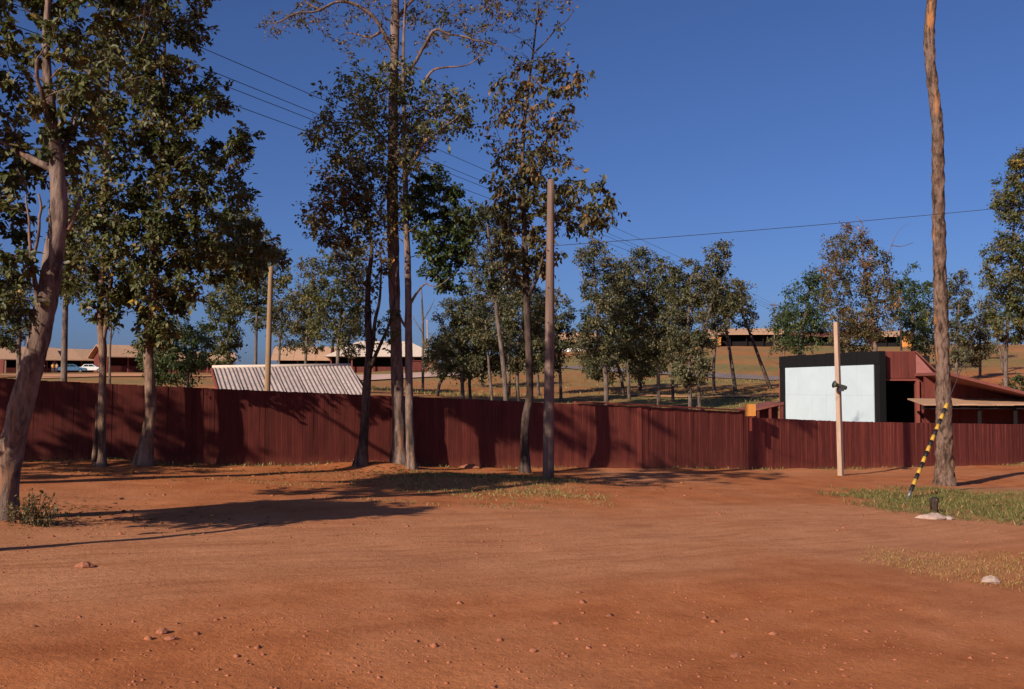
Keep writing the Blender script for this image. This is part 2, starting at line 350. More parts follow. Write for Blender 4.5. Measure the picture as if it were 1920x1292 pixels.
# ---------------------------------------------------------------- ground
def axis(dense_lo, dense_hi, step, lo, hi):
    a = list(np.arange(dense_lo, dense_hi+1e-6, step)); s = step; x = a[-1]
    while x < hi: s *= 1.12; x += s; a.append(x)
    s = step; x = a[0]; b = []
    while x > lo: s *= 1.15; x -= s; b.append(x)
    return np.array(b[::-1] + a)
def make_ground():
    xs = axis(-18, 30, .2, -4500, 4500); ys = axis(3, 50, .2, -400, 6000)
    X, Y = np.meshgrid(xs, ys); Z = terrain(X, Y)
    nx, ny = len(xs), len(ys)
    co = np.stack([X, Y, Z], -1).reshape(-1, 3)
    i = np.arange(nx*ny).reshape(ny, nx)
    q = np.stack([i[:-1, :-1], i[:-1, 1:], i[1:, 1:], i[1:, :-1]], -1).reshape(-1, 4)
    me = bpy.data.meshes.new('ground'); me.vertices.add(len(co)); me.vertices.foreach_set('co', co.ravel())
    me.loops.add(q.size); me.loops.foreach_set('vertex_index', q.ravel().astype(np.int32))
    me.polygons.add(len(q)); me.polygons.foreach_set('loop_start', np.arange(0, q.size, 4, dtype=np.int32)); me.polygons.foreach_set('use_smooth', np.ones(len(q), bool))
    me.update(); me.validate()
    dist = Y - np.interp(X, FX, FY)
    g = sstep(3, 12, dist)*(.62 + .55*fbm(X*.06, Y*.13, 21, 3))
    g = g - .55*sstep(.18, .40, X/np.maximum(Y, 8))*sstep(55, 70, Y)*sstep(-.15, .25, fbm(X*.03, Y*.05, 31, 3)) 
    g = g + .45*np.exp(-(((X+1.4)/3.4)**2 + ((Y-23.2)/1.3)**2)) + .6*np.exp(-(((X-13.2)/3.4)**2 + ((Y-26.4)/1.5)**2)) + .4*np.exp(-(((X-9.7)/2.4)**2+((Y-15.5)/1.1)**2))
    g = g + .25*np.exp(-((dist+.6)/.5)**2)*(.5+fbm(X*.7, Y*.7, 8))
    a = me.attributes.new('grassy', 'FLOAT', 'POINT'); a.data.foreach_set('value', np.clip(g, 0, 1).ravel().astype(np.float32))
    # compacted, paler carriageway that sweeps from the lower left to the right
    c = Y - (14.0 + .62*X + .012*X*X); t = np.exp(-(c/3.4)**2) + .5*np.exp(-((Y-(24+.9*X))/2.0)**2)*(X > 2)
    a = me.attributes.new('lane', 'FLOAT', 'POINT'); a.data.foreach_set('value', np.clip(c, -60, 60).ravel().astype(np.float32))
    a = me.attributes.new('track', 'FLOAT', 'POINT'); a.data.foreach_set('value', np.clip(t, 0, 1).ravel().astype(np.float32))
    return struct(link('ground', me, M['ground']))
make_ground()
def strip(name, pts, width, mat, lift=.06, n=60):
    P = smooth_path([(x, y, 0, width) for x, y in pts], 1.5); mb = MB(); vs = []
    T = np.gradient(P[:, :2], axis=0); T /= np.linalg.norm(T, axis=1)[:, None]
    K = 5
    for i, p in enumerate(P):
        for k in range(K):
            s = (k/(K-1)-.5)*width*(1+.12*noise2(i*.25, k*3.0, 77)); x = p[0]-T[i][1]*s; y = p[1]+T[i][0]*s
            vs.append((x, y, tz(x, y)+lift))
    mb.add(vs, [(i*K+k, (i+1)*K+k, (i+1)*K+k+1, i*K+k+1) for i in range(len(P)-1) for k in range(K-1)])
    return struct(mb.build(name, mat, None, True))
def hill_pt(u, v): g = ground(u, v, 48); return (g.x, g.y)
strip('road', [hill_pt(1050, 689), hill_pt(1180, 697), hill_pt(1310, 703), hill_pt(1400, 708), hill_pt(1480, 711)], 5.0, M['asphalt'], .10)
strip('path', [hill_pt(1180, 741), hill_pt(1300, 745), hill_pt(1460, 743)], 1.6, M['road_dirt'], .07)
strip('yard', [hill_pt(560, 706), hill_pt(700, 705), hill_pt(830, 707)], 17, M['yard'], .12)
strip('yard', [hill_pt(40, 706), hill_pt(150, 706), hill_pt(300, 707)], 24, M['road_dirt'], .12)

# ---------------------------------------------------------------- trees
def leaves_mesh(name, cen, axis_, nor, size, wid, tint, mat, parent, fold=.18):
    a = axis_/(np.linalg.norm(axis_, axis=1)[:, None]+1e-9)
    n = nor - a*np.sum(nor*a, 1)[:, None]; n /= np.linalg.norm(n, axis=1)[:, None]+1e-9
    s = np.cross(a, n); L = size[:, None]; W = (size*wid)[:, None]; k = len(cen)
    off = np.array(parent_world(parent)) if parent is not None else 0
    c = cen - off
    bend = -n*L*.10
    V = np.stack([c, c+a*L*.30-s*W*.5+n*W*fold, c+a*L*.68-s*W*.42+n*W*fold+bend*.5, c+a*L+bend, c+a*L*.68+s*W*.42+n*W*fold+bend*.5, c+a*L*.30+s*W*.5+n*W*fold], 1).reshape(-1, 3)
    o = np.arange(k)[:, None]*6
    q = np.concatenate([o+np.array([[0, 1, 2, 3]]), o+np.array([[0, 3, 4, 5]])], 1).reshape(-1, 4)
    me = bpy.data.meshes.new(name); me.vertices.add(len(V)); me.vertices.foreach_set('co', V.ravel())
    me.loops.add(q.size); me.loops.foreach_set('vertex_index', q.ravel().astype(np.int32))
    me.polygons.add(len(q)); me.polygons.foreach_set('loop_start', np.arange(0, q.size, 4, dtype=np.int32)); me.update()
    at_ = me.attributes.new('tint', 'FLOAT', 'POINT'); at_.data.foreach_set('value', np.repeat(tint, 6).astype(np.float32))
    return link(name, me, mat, parent)
def in_poly(x, y, poly):
    r = False; j = len(poly)-1
    for i in range(len(poly)):
        xi, yi = poly[i]; xj, yj = poly[j]
        if (yi > y) != (yj > y) and x < (xj-xi)*(y-yi)/(yj-yi)+xi: r = not r
        j = i
    return r
def sample_poly(poly, n, R):
    xs = [p[0] for p in poly]; ys = [p[1] for p in poly]; out = []
    while len(out) < n:
        best = None; bd = -1
        for _ in range(5):
            for _ in range(200):
                q = (R.uniform(min(xs), max(xs)), R.uniform(min(ys), max(ys)))
                if in_poly(*q, poly): break
            dd = min(((q[0]-o[0])**2+(q[1]-o[1])**2 for o in out), default=1e9)
            if dd > bd: bd = dd; best = q
        out.append(best)
    return out
def row_half(poly, v):
    xs = []
    for i in range(len(poly)):
        (x0, y0), (x1, y1) = poly[i], poly[i-1]
        if (y0 > v) != (y1 > v): xs.append(x0+(v-y0)*(x1-x0)/(y1-y0))
    return (max(xs)-min(xs))/2 if len(xs) > 1 else 10
def tree(name, label, Y, trunk, crowns, bark, limbs=(), cat='tree', group=None, seed=1, ring=.10, sides=16, wob=.22, flare=1.35, base_y=None):
    """trunk / limbs: (u, v, width) in the photograph at distance Y (optional fourth value: metres nearer or farther);
    crowns: dicts with the outline of a mass of foliage"""
    R = random.Random(seed); G_ = np.random.default_rng(seed)
    def conv(q):
        dy = q[3] if len(q) > 3 else 0; p = at(q[0], q[1], Y+dy); return [p.x, p.y, p.z, max(.004, .83*q[2]/2/F*(Y+dy))]
    T = [conv(q) for q in trunk]
    gz = tz(T[0][0], T[0][1]); base = Vector((T[0][0], T[0][1], gz)); T[0][2] = gz-.12
    root = thing(name, label, cat, base, group)
    P = smooth_path(T, ring)
    hgt = P[:, 2]-gz; P[:, 3] *= 1+(flare-1)*np.exp(-np.clip(hgt, 0, 9)/.22)
    mb = MB(); mb.tube(P[:, :3], np.maximum(P[:, 3], .004), sides, wob, seed); mb.build('trunk', bark, root, True)
    sk = [(np.array(p[:3]), p[3]) for p in P[::3]]
    for l in limbs:
        lp = smooth_path([conv(q) for q in l], ring); nl = len(lp); tt = np.arange(nl)*ring
        if nl > 12:
            env = np.minimum(1, np.minimum(np.arange(nl), 12)/12); k0 = seed*7.7+len(sk)
            for ax_ in range(3): lp[:, ax_] += env*(.16*noise2(tt*1.3+k0, np.full(nl, ax_*5.3), seed)+.07*noise2(tt*4.0+k0, np.full(nl, ax_*3.1), seed+2))
        if len(l) > 3: lp[:, 3] *= np.linspace(1, .35, nl)
        m2 = MB(); m2.tube(lp[:, :3], np.maximum(lp[:, 3], .004), 8, wob, seed+5); m2.build('limb', bark, root, True)
        sk += [(np.array(p[:3]), p[3]) for p in lp[::2]]
    br = MB(); allc = []
    for ci, c in enumerate(crowns):
        poly = c['poly']; cen = []; axs = []; nors = []; sizes = []; tints = []
        pts = sample_poly(poly, int(c['n']*c.get('nk', 1.35)), R); clump = []
        for (u, v) in pts:
            hw = row_half(poly, v)/F*Y*c.get('deep', .8); dy = R.uniform(-1, 1)*hw
            clump.append(np.array(at(u, v, Y+dy+c.get('dy', 0))))
        S = np.array([s[0] for s in sk]); clump.sort(key=lambda q: np.min(np.linalg.norm(S-q, axis=1)))
        pos = [s[0] for s in sk]; rad = [s[1] for s in sk]
        for q in clump:
            A = np.array(pos); dv = q-A; dd = np.linalg.norm(dv, axis=1)
            cost = dd + np.where(dv[:, 2] < .25*dd, .8*dd, 0) + np.where(A[:, 2] < gz+1.2, 2, 0)
            j = int(np.argmin(cost)); a = A[j]; L = dd[j]; r0 = min(rad[j]*.6, .006+.014*L)
            mid = (a+q)/2 + np.array([R.uniform(-.1, .1)*L, R.uniform(-.1, .1)*L, R.uniform(-.02, .14)*L])
            n = 6; path = [(1-t)**2*a + 2*t*(1-t)*mid + t*t*q + (np.array([R.uniform(-1, 1) for _ in range(3)])*.022*L if 0 < t < 1 else 0) for t in np.linspace(0, 1, n)]
            rr = np.linspace(max(r0, .007), .005, n)*c.get('twig', 1)
            br.tube(path, rr, 5, cap=False)
            for k in range(2, n): pos.append(path[k]); rad.append(rr[k])
            # twigs and leaves
            rad_c = c['r']*c.get('rk', .66)*R.uniform(.6, 1.3); nt_ = c.get('twigs', 6); tone = R.gauss(0, .13)
            per = max(1, int(c['leaves']*1.45*R.uniform(.6, 1.3)/nt_)) if c['leaves'] else 1
            for _ in range(nt_):
                dirv = G_.normal(size=3); dirv[2] = dirv[2]*.6 + .1; dirv /= np.linalg.norm(dirv)
                tl = rad_c*R.uniform(.55, 1.1); s0 = path[R.randint(3, n-1)]; e = s0 + dirv*tl + np.array([0, 0, -.08*tl])
                br.tube([s0, (s0+e)/2 + np.array([0, 0, .05*tl]), e], [.006*c.get('twig', 1), .0045*c.get('twig', 1), .003*c.get('twig', 1)], 3, cap=False)
                t = G_.uniform(.25, 1.08, per)[:, None]
                p = s0 + (e-s0)*t + G_.normal(size=(per, 3))*rad_c*c.get('spread', .13)
                dr = c.get('droop', .45)
                ax = dirv*.7 + G_.normal(size=(per, 3))*.75 + np.array([0, 0, -dr])
                nr = G_.normal(size=(per, 3))*.55 + np.array([0, 0, 1.0]) + dirv*.4
                cen.append(p); axs.append(ax); nors.append(nr); sizes.append(c['size']*c.get('sk', .82)*G_.uniform(.5, 1.3, per))
                tints.append(np.clip(.42 + tone + c.get('tone', 0) + G_.normal(size=per)*.2, 0, 1))
        if c['leaves']:
            o = leaves_mesh('crown', np.concatenate(cen), np.concatenate(axs), np.concatenate(nors), np.concatenate(sizes), c.get('wid', .55), np.concatenate(tints), c['mat'], root)
            o['kind'] = 'stuff'
    if br.v: o = br.build('branches', bark, root, True); o['kind'] = 'stuff'
    return root
def cr(poly, n, r, leaves, size, mat, **kw): return dict(poly=poly, n=n, r=r, leaves=leaves, size=size, mat=M[mat], **kw)

# --- foreground trees
tree('leaning_tree', 'thick leaning tree with patchy grey bark at the left edge of the dirt lot', 13.8,
     [(4,985,58),(14,880,52),(38,770,52),(62,680,50),(84,580,47),(100,480,43),(110,400,38),(107,320,33),(98,240,28),(90,160,22),(86,80,17),(90,0,13),(95,-120,8),(96,-220,4)],
     [cr([(-160,-230),(330,-230),(320,-60),(275,60),(262,150),(190,170),(185,250),(150,320),(100,340),(20,330),(-160,300)], 118, .40, 66, .135, 'leaf_dark', deep=.7, dy=.45),
      cr([(-160,320),(40,320),(60,390),(45,440),(75,480),(50,545),(0,590),(-160,600)], 42, .36, 55, .135, 'leaf_dark'),
      cr([(-480,60),(-160,20),(-140,300),(-300,340),(-470,280)], 130, .5, 80, .2, 'leaf_dark', deep=.3, dy=-.6, nk=1, rk=1)],
     M['bark_grey'], limbs=[[(76,575,20),(58,520,13,-.2),(46,450,10,-.3),(52,380,8,-.3),(45,320,6,-.3)], [(60,500,9,-.25),(66,430,7,-.4),(62,360,5,-.4)], [(128,432,12),(140,400,10,.1),(152,368,8,.2)], [(96,250,16),(75,180,11,-.4),(70,100,8,-.6)], [(104,300,14),(150,210,9,.5),(180,120,6,.8)], [(106,320,20),(-20,260,14,.1),(-160,210,10,.1),(-320,180,6,.1)]], seed=11, ring=.06, sides=24, wob=.16)
tree('slender_tree', 'slender tree with a split dead stub at its foot, right of the thick leaning tree', 21.4,
     [(187,864,26),(190,800,19),(192,720,17),(192,650,17),(188,600,15),(190,540,13),(195,440,11),(198,340,9),(200,220,7),(205,100,5),(208,0,3)],
     [cr([(130,330),(235,320),(250,400),(232,480),(240,540),(205,600),(170,600),(120,520),(110,430)], 48, .52, 55, .15, 'leaf_olive'),
      cr([(170,0),(290,-20),(300,120),(290,240),(230,320),(180,300),(150,160)], 38, .55, 55, .16, 'leaf_dark')],
     M['bark_mottled'], limbs=[[(176,864,14,-.1),(179,830,12,-.1),(181,795,11,-.05),(180,758,9,-.05)], [(193,640,12),(203,580,10),(210,520,8),(222,440,5)]], seed=12, group=None)
tree('leafy_tree', 'leafy tree with pale mottled trunk and dense dark crown in front of the fence', 21.9,
     [(266,868,42),(276,825,30),(282,770,24),(280,700,23),(278,655,21),(284,580,18),(292,480,15),(298,380,12),(303,280,10),(306,180,8),(309,80,6),(312,-20,4),(314,-90,3)],
     [cr([(275,-110),(395,-100),(408,40),(370,95),(312,60),(270,40)], 34, .42, 55, .15, 'leaf_dark'),
      cr([(255,100),(370,115),(425,160),(432,205),(392,225),(360,262),(300,300),(255,280)], 36, .46, 62, .15, 'leaf_dark'),
      cr([(250,290),(350,270),(430,270),(470,240),(484,250),(462,300),(478,372),(410,400),(320,420),(240,400)], 50, .46, 64, .15, 'leaf_dark'),
      cr([(228,420),(420,395),(500,430),(532,480),(486,520),(440,545),(408,490),(385,560),(340,600),(310,650),(268,662),(258,600),(222,560)], 84, .48, 66, .155, 'leaf_olive')],
     M['bark_mottled'], limbs=[[(299,360,9),(340,330,7,.3),(390,300,5,.5),(440,275,3,.6),(478,245,2,.6)], [(290,500,10),(340,470,8,-.3),(410,455,6,-.4),(470,470,4,-.4),(525,482,2,-.4)], [(301,310,8),(302,200,6,.2),(299,90,4,.2),(296,0,3,.2)]], seed=13)
tree('forked_tree', 'dark forked tree standing on a soil bank by the fence, right of the grey roof', 24.2,
     [(676,876,30),(682,820,20),(686,740,19),(692,660,17),(690,600,15),(690,530,12),(697,470,9),(690,420,6),(668,360,4)],
     [cr([(600,300),(690,300),(705,420),(735,500),(690,545),(640,505),(575,430),(560,400),(590,360)], 46, .50, 46, .13, 'leaf_brown', spread=.2),
      cr([(690,580),(740,570),(760,620),(720,660),(690,640)], 8, .35, 30, .12, 'leaf_olive')],
     M['bark_dark'], limbs=[[(692,680,11),(706,610,10),(712,540,8),(705,480,6),(680,430,4)], [(695,690,10),(715,630,8,-.2),(735,560,6,-.3),(720,490,5,-.3),(702,465,3,-.3)]], seed=14)
tree('tall_tree', 'tallest straight tree with thick trunk rising out of the picture by the fence', 24.9,
     [(748,880,36),(748,820,30),(745,720,28),(741,600,26),(738,480,25),(736,360,24),(737,240,22),(739,120,20),(741,20,18),(742,-60,12),(744,-110,7),(746,-145,3)],
     [cr([(470,30),(560,-10),(600,0),(560,60),(500,70)], 10, .35, 22, .09, 'leaf_brown', twigs=8),
      cr([(560,-80),(720,-80),(735,110),(650,120),(570,60)], 26, .55, 24, .10, 'leaf_brown', twigs=8),
      cr([(750,-130),(920,-110),(940,30),(900,110),(860,60),(800,100),(755,20)], 40, .6, 40, .11, 'leaf_brown', twigs=8),
      cr([(620,-130),(760,-140),(880,-130),(860,-80),(640,-70)], 16, .6, 40, .12, 'leaf_olive')],
     M['bark_grey'], limbs=[[(739,95,13),(716,58,11,-.2),(690,25,10,-.4),(645,3,9,-.6),(600,19,8,-.7),(560,21,7,-.8),(522,38,5,-.8),(476,54,2,-.8)], [(600,18,6,-.7),(575,5,5,-.7),(560,-20,4,-.7)],
        [(741,170,11),(775,120,10,-.4),(812,62,9,-.6),(845,70,8,-.6),(880,72,7,-.6),(925,85,5,-.6),(962,98,2,-.6)], [(790,165,8,-.4),(815,130,7,-.5),(870,118,5,-.5),(920,95,3,-.5)],
        [(716,58,8,-.2),(690,70,6,.2),(650,62,4,.4),(620,80,2,.5)], [(741,40,9),(780,-10,7,.4),(830,-60,5,.7)]], seed=15)
tree('rough_barked_tree', 'slim rough-barked tree immediately right of the tallest trunk', 24.3,
     [(772,886,24),(769,830,19),(767,740,18),(766,640,17),(765,540,15),(762,420,13),(759,300,11),(757,200,9),(756,100,7),(760,0,4),(762,-60,3)],
     [cr([(640,135),(740,110),(800,140),(880,180),(888,240),(830,262),(790,310),(700,330),(620,300),(572,255),(600,200)], 88, .52, 46, .135, 'leaf_olive', spread=.18),
      cr([(610,330),(740,320),(770,400),(720,440),(640,400)], 26, .5, 36, .13, 'leaf_brown', spread=.2),
      cr([(775,325),(830,318),(892,390),(885,450),(862,540),(815,548),(800,480),(765,420)], 64, .40, 70, .125, 'leaf_green')],
     M['bark_grey'], limbs=[[(766,575,8),(785,545,6,-.2),(800,530,5,-.3),(818,536,4,-.4),(846,515,3,-.5)], [(763,430,8),(800,440,6,.3),(850,430,4,.4)], [(760,330,8),(800,260,6,-.3),(860,220,3,-.4)], [(759,300,8),(700,240,6,.3),(620,230,3,.5)], [(766,620,7),(748,590,6,-.1),(730,520,5,-.2),(712,480,4,-.3)]], seed=16)
tree('droopy_leaved_tree', 'thin dark-trunked tree with sparse drooping leaves just left of the utility pole', 25.6,
     [(984,895,24),(984,840,19),(986,785,19),(993,735,17),(991,650,16),(987,560,15),(984,460,13),(981,360,11),(980,280,9),(986,200,7),(998,110,5),(1008,20,3),(1012,-40,2)],
     [cr([(945,-30),(1010,-30),(1085,-10),(1060,60),(1040,110),(985,140),(945,100)], 15, .48, 14, .13, 'leaf_brown', droop=1.0, twigs=7),
      cr([(950,125),(1040,100),(1112,140),(1075,190),(1090,260),(1035,280),(1080,310),(1000,340),(925,315),(908,272),(935,215),(905,190)], 48, .48, 30, .17, 'leaf_brown', droop=1.0, spread=.18),
      cr([(920,325),(1050,335),(1145,340),(1156,405),(1095,440),(1035,430),(1052,490),(1000,520),(955,525),(928,440),(915,380)], 58, .48, 34, .18, 'leaf_brown', droop=1.0, tone=-.12, spread=.18)],
     M['bark_dark'], limbs=[[(987,560,8),(1010,520,7,-.2),(1025,470,6,-.3),(1050,420,4,-.3),(1120,400,2,-.4)], [(981,330,7),(1010,280,5,.2),(1060,230,3,.4)], [(1000,100,4),(1040,60,3,.1),(1078,20,2,.2)], [(984,440,6),(955,420,5,.2),(930,390,3,.3)]], seed=17)
tree('bare_stemmed_tree', 'tall bare trunk with fissured peeling bark on the grass patch at right', 28.6,
     [(1771,915,44),(1771,860,37),(1770,780,34),(1768,700,31),(1765,600,30),(1762,500,28),(1760,420,27),(1759,330,26),(1758,240,25),(1750,165,24),(1743,100,23),(1743,40,22),(1750,-20,21),(1762,-100,18),(1766,-220,13),(1760,-330,8),(1758,-420,4)],
     [cr([(1660,-560),(1860,-560),(1900,-420),(1860,-300),(1790,-260),(1680,-300),(1640,-420)], 60, .6, 50, .17, 'leaf_olive')],
     M['bark_plates'], seed=18, ring=.05, sides=28, wob=.26, flare=1.15)
# --- trees standing left of the picture, whose shade falls into it
tree('shade_tree', 'tall shade tree standing just outside the left edge', 16.6,
     [(-160,950,66),(-158,800,60),(-154,600,56),(-152,300,52),(-150,0,46),(-148,-200,38),(-142,-400,24),(-136,-560,8)],
     [cr([(-220,-170),(-150,-190),(-100,-120),(-95,0),(-130,40),(-200,30)], 60, .4, 70, .2, 'leaf_dark', dy=-.8, deep=.9, nk=1, rk=1),
      cr([(-380,-640),(0,-660),(40,-460),(-40,-330),(-200,-310),(-380,-420)], 60, .6, 50, .2, 'leaf_dark')],
     M['bark_grey'], limbs=[[(-150,60,20),(-130,10,14,-.3),(-120,-60,9,-.7),(-125,-120,5,-.8)], [(-153,330,16),(-210,290,11,.3),(-270,230,6,.5)]], seed=19)
tree('shade_tree', 'bushy shade tree standing farther outside the left edge', 14.6,
     [(-1150,1000,44),(-1130,800,36),(-1120,500,30),(-1110,200,22),(-1100,-100,10)],
     [cr([(-1400,420),(-1200,60),(-1000,0),(-880,240),(-900,480),(-1080,560),(-1280,540)], 90, .55, 60, .2, 'leaf_dark')],
     M['bark_grey'], seed=20)
tree('young_tree', 'slim young tree standing just outside the left edge', 11.0,
     [(-90,1075,40),(-88,940,34),(-88,800,28),(-100,700,22),(-130,600,14),(-160,520,6)],
     [cr([(-520,440),(-200,420),(-170,560),(-240,640),(-480,620)], 110, .5, 80, .2, 'leaf_dark', deep=.3, nk=1, rk=1)],
     M['bark_dark'], limbs=[[(-95,720,16),(-180,640,12),(-300,560,9),(-420,530,5)]], seed=21)

# --- trees behind the fence
def bg(name, label, Y, trunk, polys, bark='bark_far', leaf='leaf_far', dens=1.0, size=None, limbs=(), seed=1, r=None, tone=0.0, spread=.2, twig=1.6):
    s = size or .0026*Y+.04
    cs = []
    for p in polys:
        ar = abs(sum(p[i-1][0]*p[i][1]-p[i][0]*p[i-1][1] for i in range(len(p))))/2
        n = max(8, int(ar/235)); cs.append(cr(p, n, r or 24/F*Y, int(80*dens), s, leaf, twigs=6, spread=spread, twig=twig, tone=tone))
    return tree(name, label, Y, trunk, cs, M[bark], limbs=limbs, seed=seed, ring=.4, sides=8, wob=.12, group='trees behind the fence', flare=1.2)
bg('pale_trunk_tree', 'tree with pale straight trunk behind the fence, seen between the two leftmost trunks', 40, [(120,705,15),(121,640,14),(123,560,12),(126,460,9),(128,380,5)], [[(90,470),(110,390),(170,390),(160,520),(130,560),(90,550)]], seed=31, leaf='leaf_dark')
bg('bare_sapling', 'small leafless tree in front of the tan-roofed houses at left', 70, [(206,706,6),(206,660,5),(208,610,4),(204,575,2)], [], limbs=[[(207,640,3),(222,600,2),(245,585,1.5),(262,590,1)], [(206,620,3),(190,590,2),(172,575,1)], [(208,605,2.5),(216,575,2),(214,550,1)]], seed=32)
bg('left_edge_tree', 'dark bushy tree at the far left behind the leaning trunk', 55, [(35,700,10),(36,620,9),(40,560,6)], [[(-40,520),(20,480),(70,560),(60,620),(20,650),(-40,640)]], seed=33, leaf='leaf_dark', dens=1.3)
bg('bushy_tree', 'dark low bushy tree behind the fence under the dense leafy crown', 46, [(345,712,11),(352,680,10),(340,630,7),(330,590,4)], [[(255,640),(300,600),(380,610),(395,660),(360,715),(285,715),(250,680)]], seed=34, leaf='leaf_green', dens=1.3)
bg('columnar_tree', 'dark narrow tree left of the tan pole behind the grey roof', 60, [(428,706,9),(429,650,8),(430,560,5),(428,480,3)], [[(405,460),(440,470),(452,560),(450,660),(430,690),(395,690),(388,600),(395,520)]], seed=35, leaf='leaf_dark', dens=1.3)
bg('spreading_tree', 'open-crowned tree rising just left of the tan pole', 52, [(478,700,8),(480,640,7),(482,560,5),(476,470,4),(470,410,2)], [[(430,400),(470,385),(500,430),(535,470),(548,520),(510,560),(520,620),(470,610),(430,560),(420,470)]], seed=36, leaf='leaf_dark', dens=.9)
bg('pale_sapling', 'thin pale-stemmed tree just right of the tan pole', 72, [(523,704,6),(524,660,5),(527,620,4),(530,560,2)], [[(512,560),(560,530),(600,580),(590,650),(540,650),(508,620)]], seed=37, dens=.7)
bg('yellowing_tree', 'tree with yellowing leaves above the right end of the grey roof', 60, [(634,700,9),(634,650,8),(640,580,6),(645,500,4)], [[(560,500),(600,470),(670,440),(690,520),(680,620),(640,650),(590,640),(570,580)]], seed=38, leaf='leaf_olive', dens=.9, tone=.05)
bg('young_tree', 'small young tree on the slope between the grey roof and the tallest trunk', 75, [(655,700,5),(654,660,4),(656,625,3)], [[(630,620),(665,590),(690,620),(680,670),(640,665)]], seed=39, dens=.8)
bg('dead_tree', 'leafless straight tree seen right of the tallest trunk', 80, [(793,690,6),(793,640,6),(792,590,5),(790,535,2)], [], limbs=[[(793,600,3),(806,580,2),(815,560,1)], [(793,625,3),(780,605,2),(772,590,1)]], seed=40)
cl = [('broad_tree', 'broad olive tree at the left of the central clump behind the fence', 66, [(868,760,8),(866,700,8),(862,640,6),(858,580,4)], [[(815,590),(860,545),(910,560),(915,640),(890,700),(830,710),(808,660)]]),
      ('crooked_tree', 'small crooked tree with bent stem at the left foot of the central clump', 70, [(820,758,7),(824,720,7),(842,690,6),(850,660,4)], [[(800,640),(850,620),(870,680),(840,705),(800,690)]]),
      ('multi_stemmed_tree', 'olive tree with several thin stems in the middle of the central clump', 68, [(882,760,7),(881,700,7),(895,640,5),(905,580,3)], [[(880,560),(940,540),(965,610),(940,690),(885,700),(865,640)]]),
      ('white_stemmed_tree', 'tree with tall leaning whitish stem in the central clump behind the fence', 58, [(951,770,11),(944,690,11),(932,590,9),(922,500,8),(916,440,5),(912,390,3)], [[(880,430),(900,385),(950,400),(960,470),(940,540),(900,560),(880,500)]]),
      ('dark_tree', 'dark rounded tree right behind the drooping-leaved trunk', 64, [(972,768,8),(970,700,8),(975,640,6),(985,580,4)], [[(940,560),(1000,520),(1030,560),(1030,660),(1000,700),(950,690)]]),
      ('round_tree', 'rounded green tree behind the utility pole', 72, [(1052,760,7),(1050,700,7),(1045,640,5),(1040,590,3)], [[(1000,560),(1040,530),(1076,580),(1070,650),(1040,690),(1005,670)]])]
for k, (n_, l_, Y_, t_, p_) in enumerate(cl): bg(n_, l_, Y_, t_, p_, seed=50+k, leaf='leaf_far', dens=1.25)
bg('slim_tree', 'slim stem with few leaves among the central clump, left of the whitish stem', 62, [(925,768,7),(918,700,6),(914,650,5),(910,600,3)], [[(890,600),(930,590),(935,650),(900,660)]], seed=57)
cr2 = [('twin_stemmed_tree', 'olive tree with twin stems left of the right-hand clump behind the fence', 62, [(1137,765,11),(1135,700,10),(1122,640,7),(1118,560,5),(1112,470,3)], [[(1085,480),(1110,440),(1150,480),(1160,560),(1150,660),(1110,700),(1078,640),(1095,560)]]),
       ('tall_olive_tree', 'tall olive tree in the middle of the right-hand clump', 66, [(1235,770,8),(1234,700,8),(1225,620,7),(1215,540,4)], [[(1150,500),(1200,470),(1260,490),(1280,580),(1260,680),(1190,700),(1155,640)]]),
       ('slender_olive_tree', 'slender olive tree with straight grey stem in the right-hand clump', 60, [(1293,768,9),(1294,700,8),(1290,620,7),(1296,520,4)], [[(1250,520),(1300,475),(1330,540),(1325,640),(1335,700),(1290,730),(1262,700),(1250,600)]]),
       ('topknot_tree', 'tall tree with a leafy topknot at the right of the right-hand clump', 68, [(1312,768,8),(1311,700,7),(1322,620,6),(1340,540,5),(1348,480,3)], [[(1325,480),(1350,450),(1372,475),(1365,510),(1400,530),(1390,580),(1340,600),(1310,560)]]),
       ('low_dark_tree', 'low dark tree deep in the right-hand clump', 85, [(1200,735,9),(1200,690,8),(1200,640,5)], [[(1150,620),(1210,600),(1250,650),(1230,715),(1160,705)]]),
       ('bushy_olive_tree', 'bushy olive tree between the two clumps behind the fence', 80, [(1170,730,7),(1160,690,7),(1130,640,5)], [[(1075,650),(1130,620),(1165,670),(1140,715),(1090,700)]])]
for k, (n_, l_, Y_, t_, p_) in enumerate(cr2): bg(n_, l_, Y_, t_, p_, seed=70+k, dens=1.15)
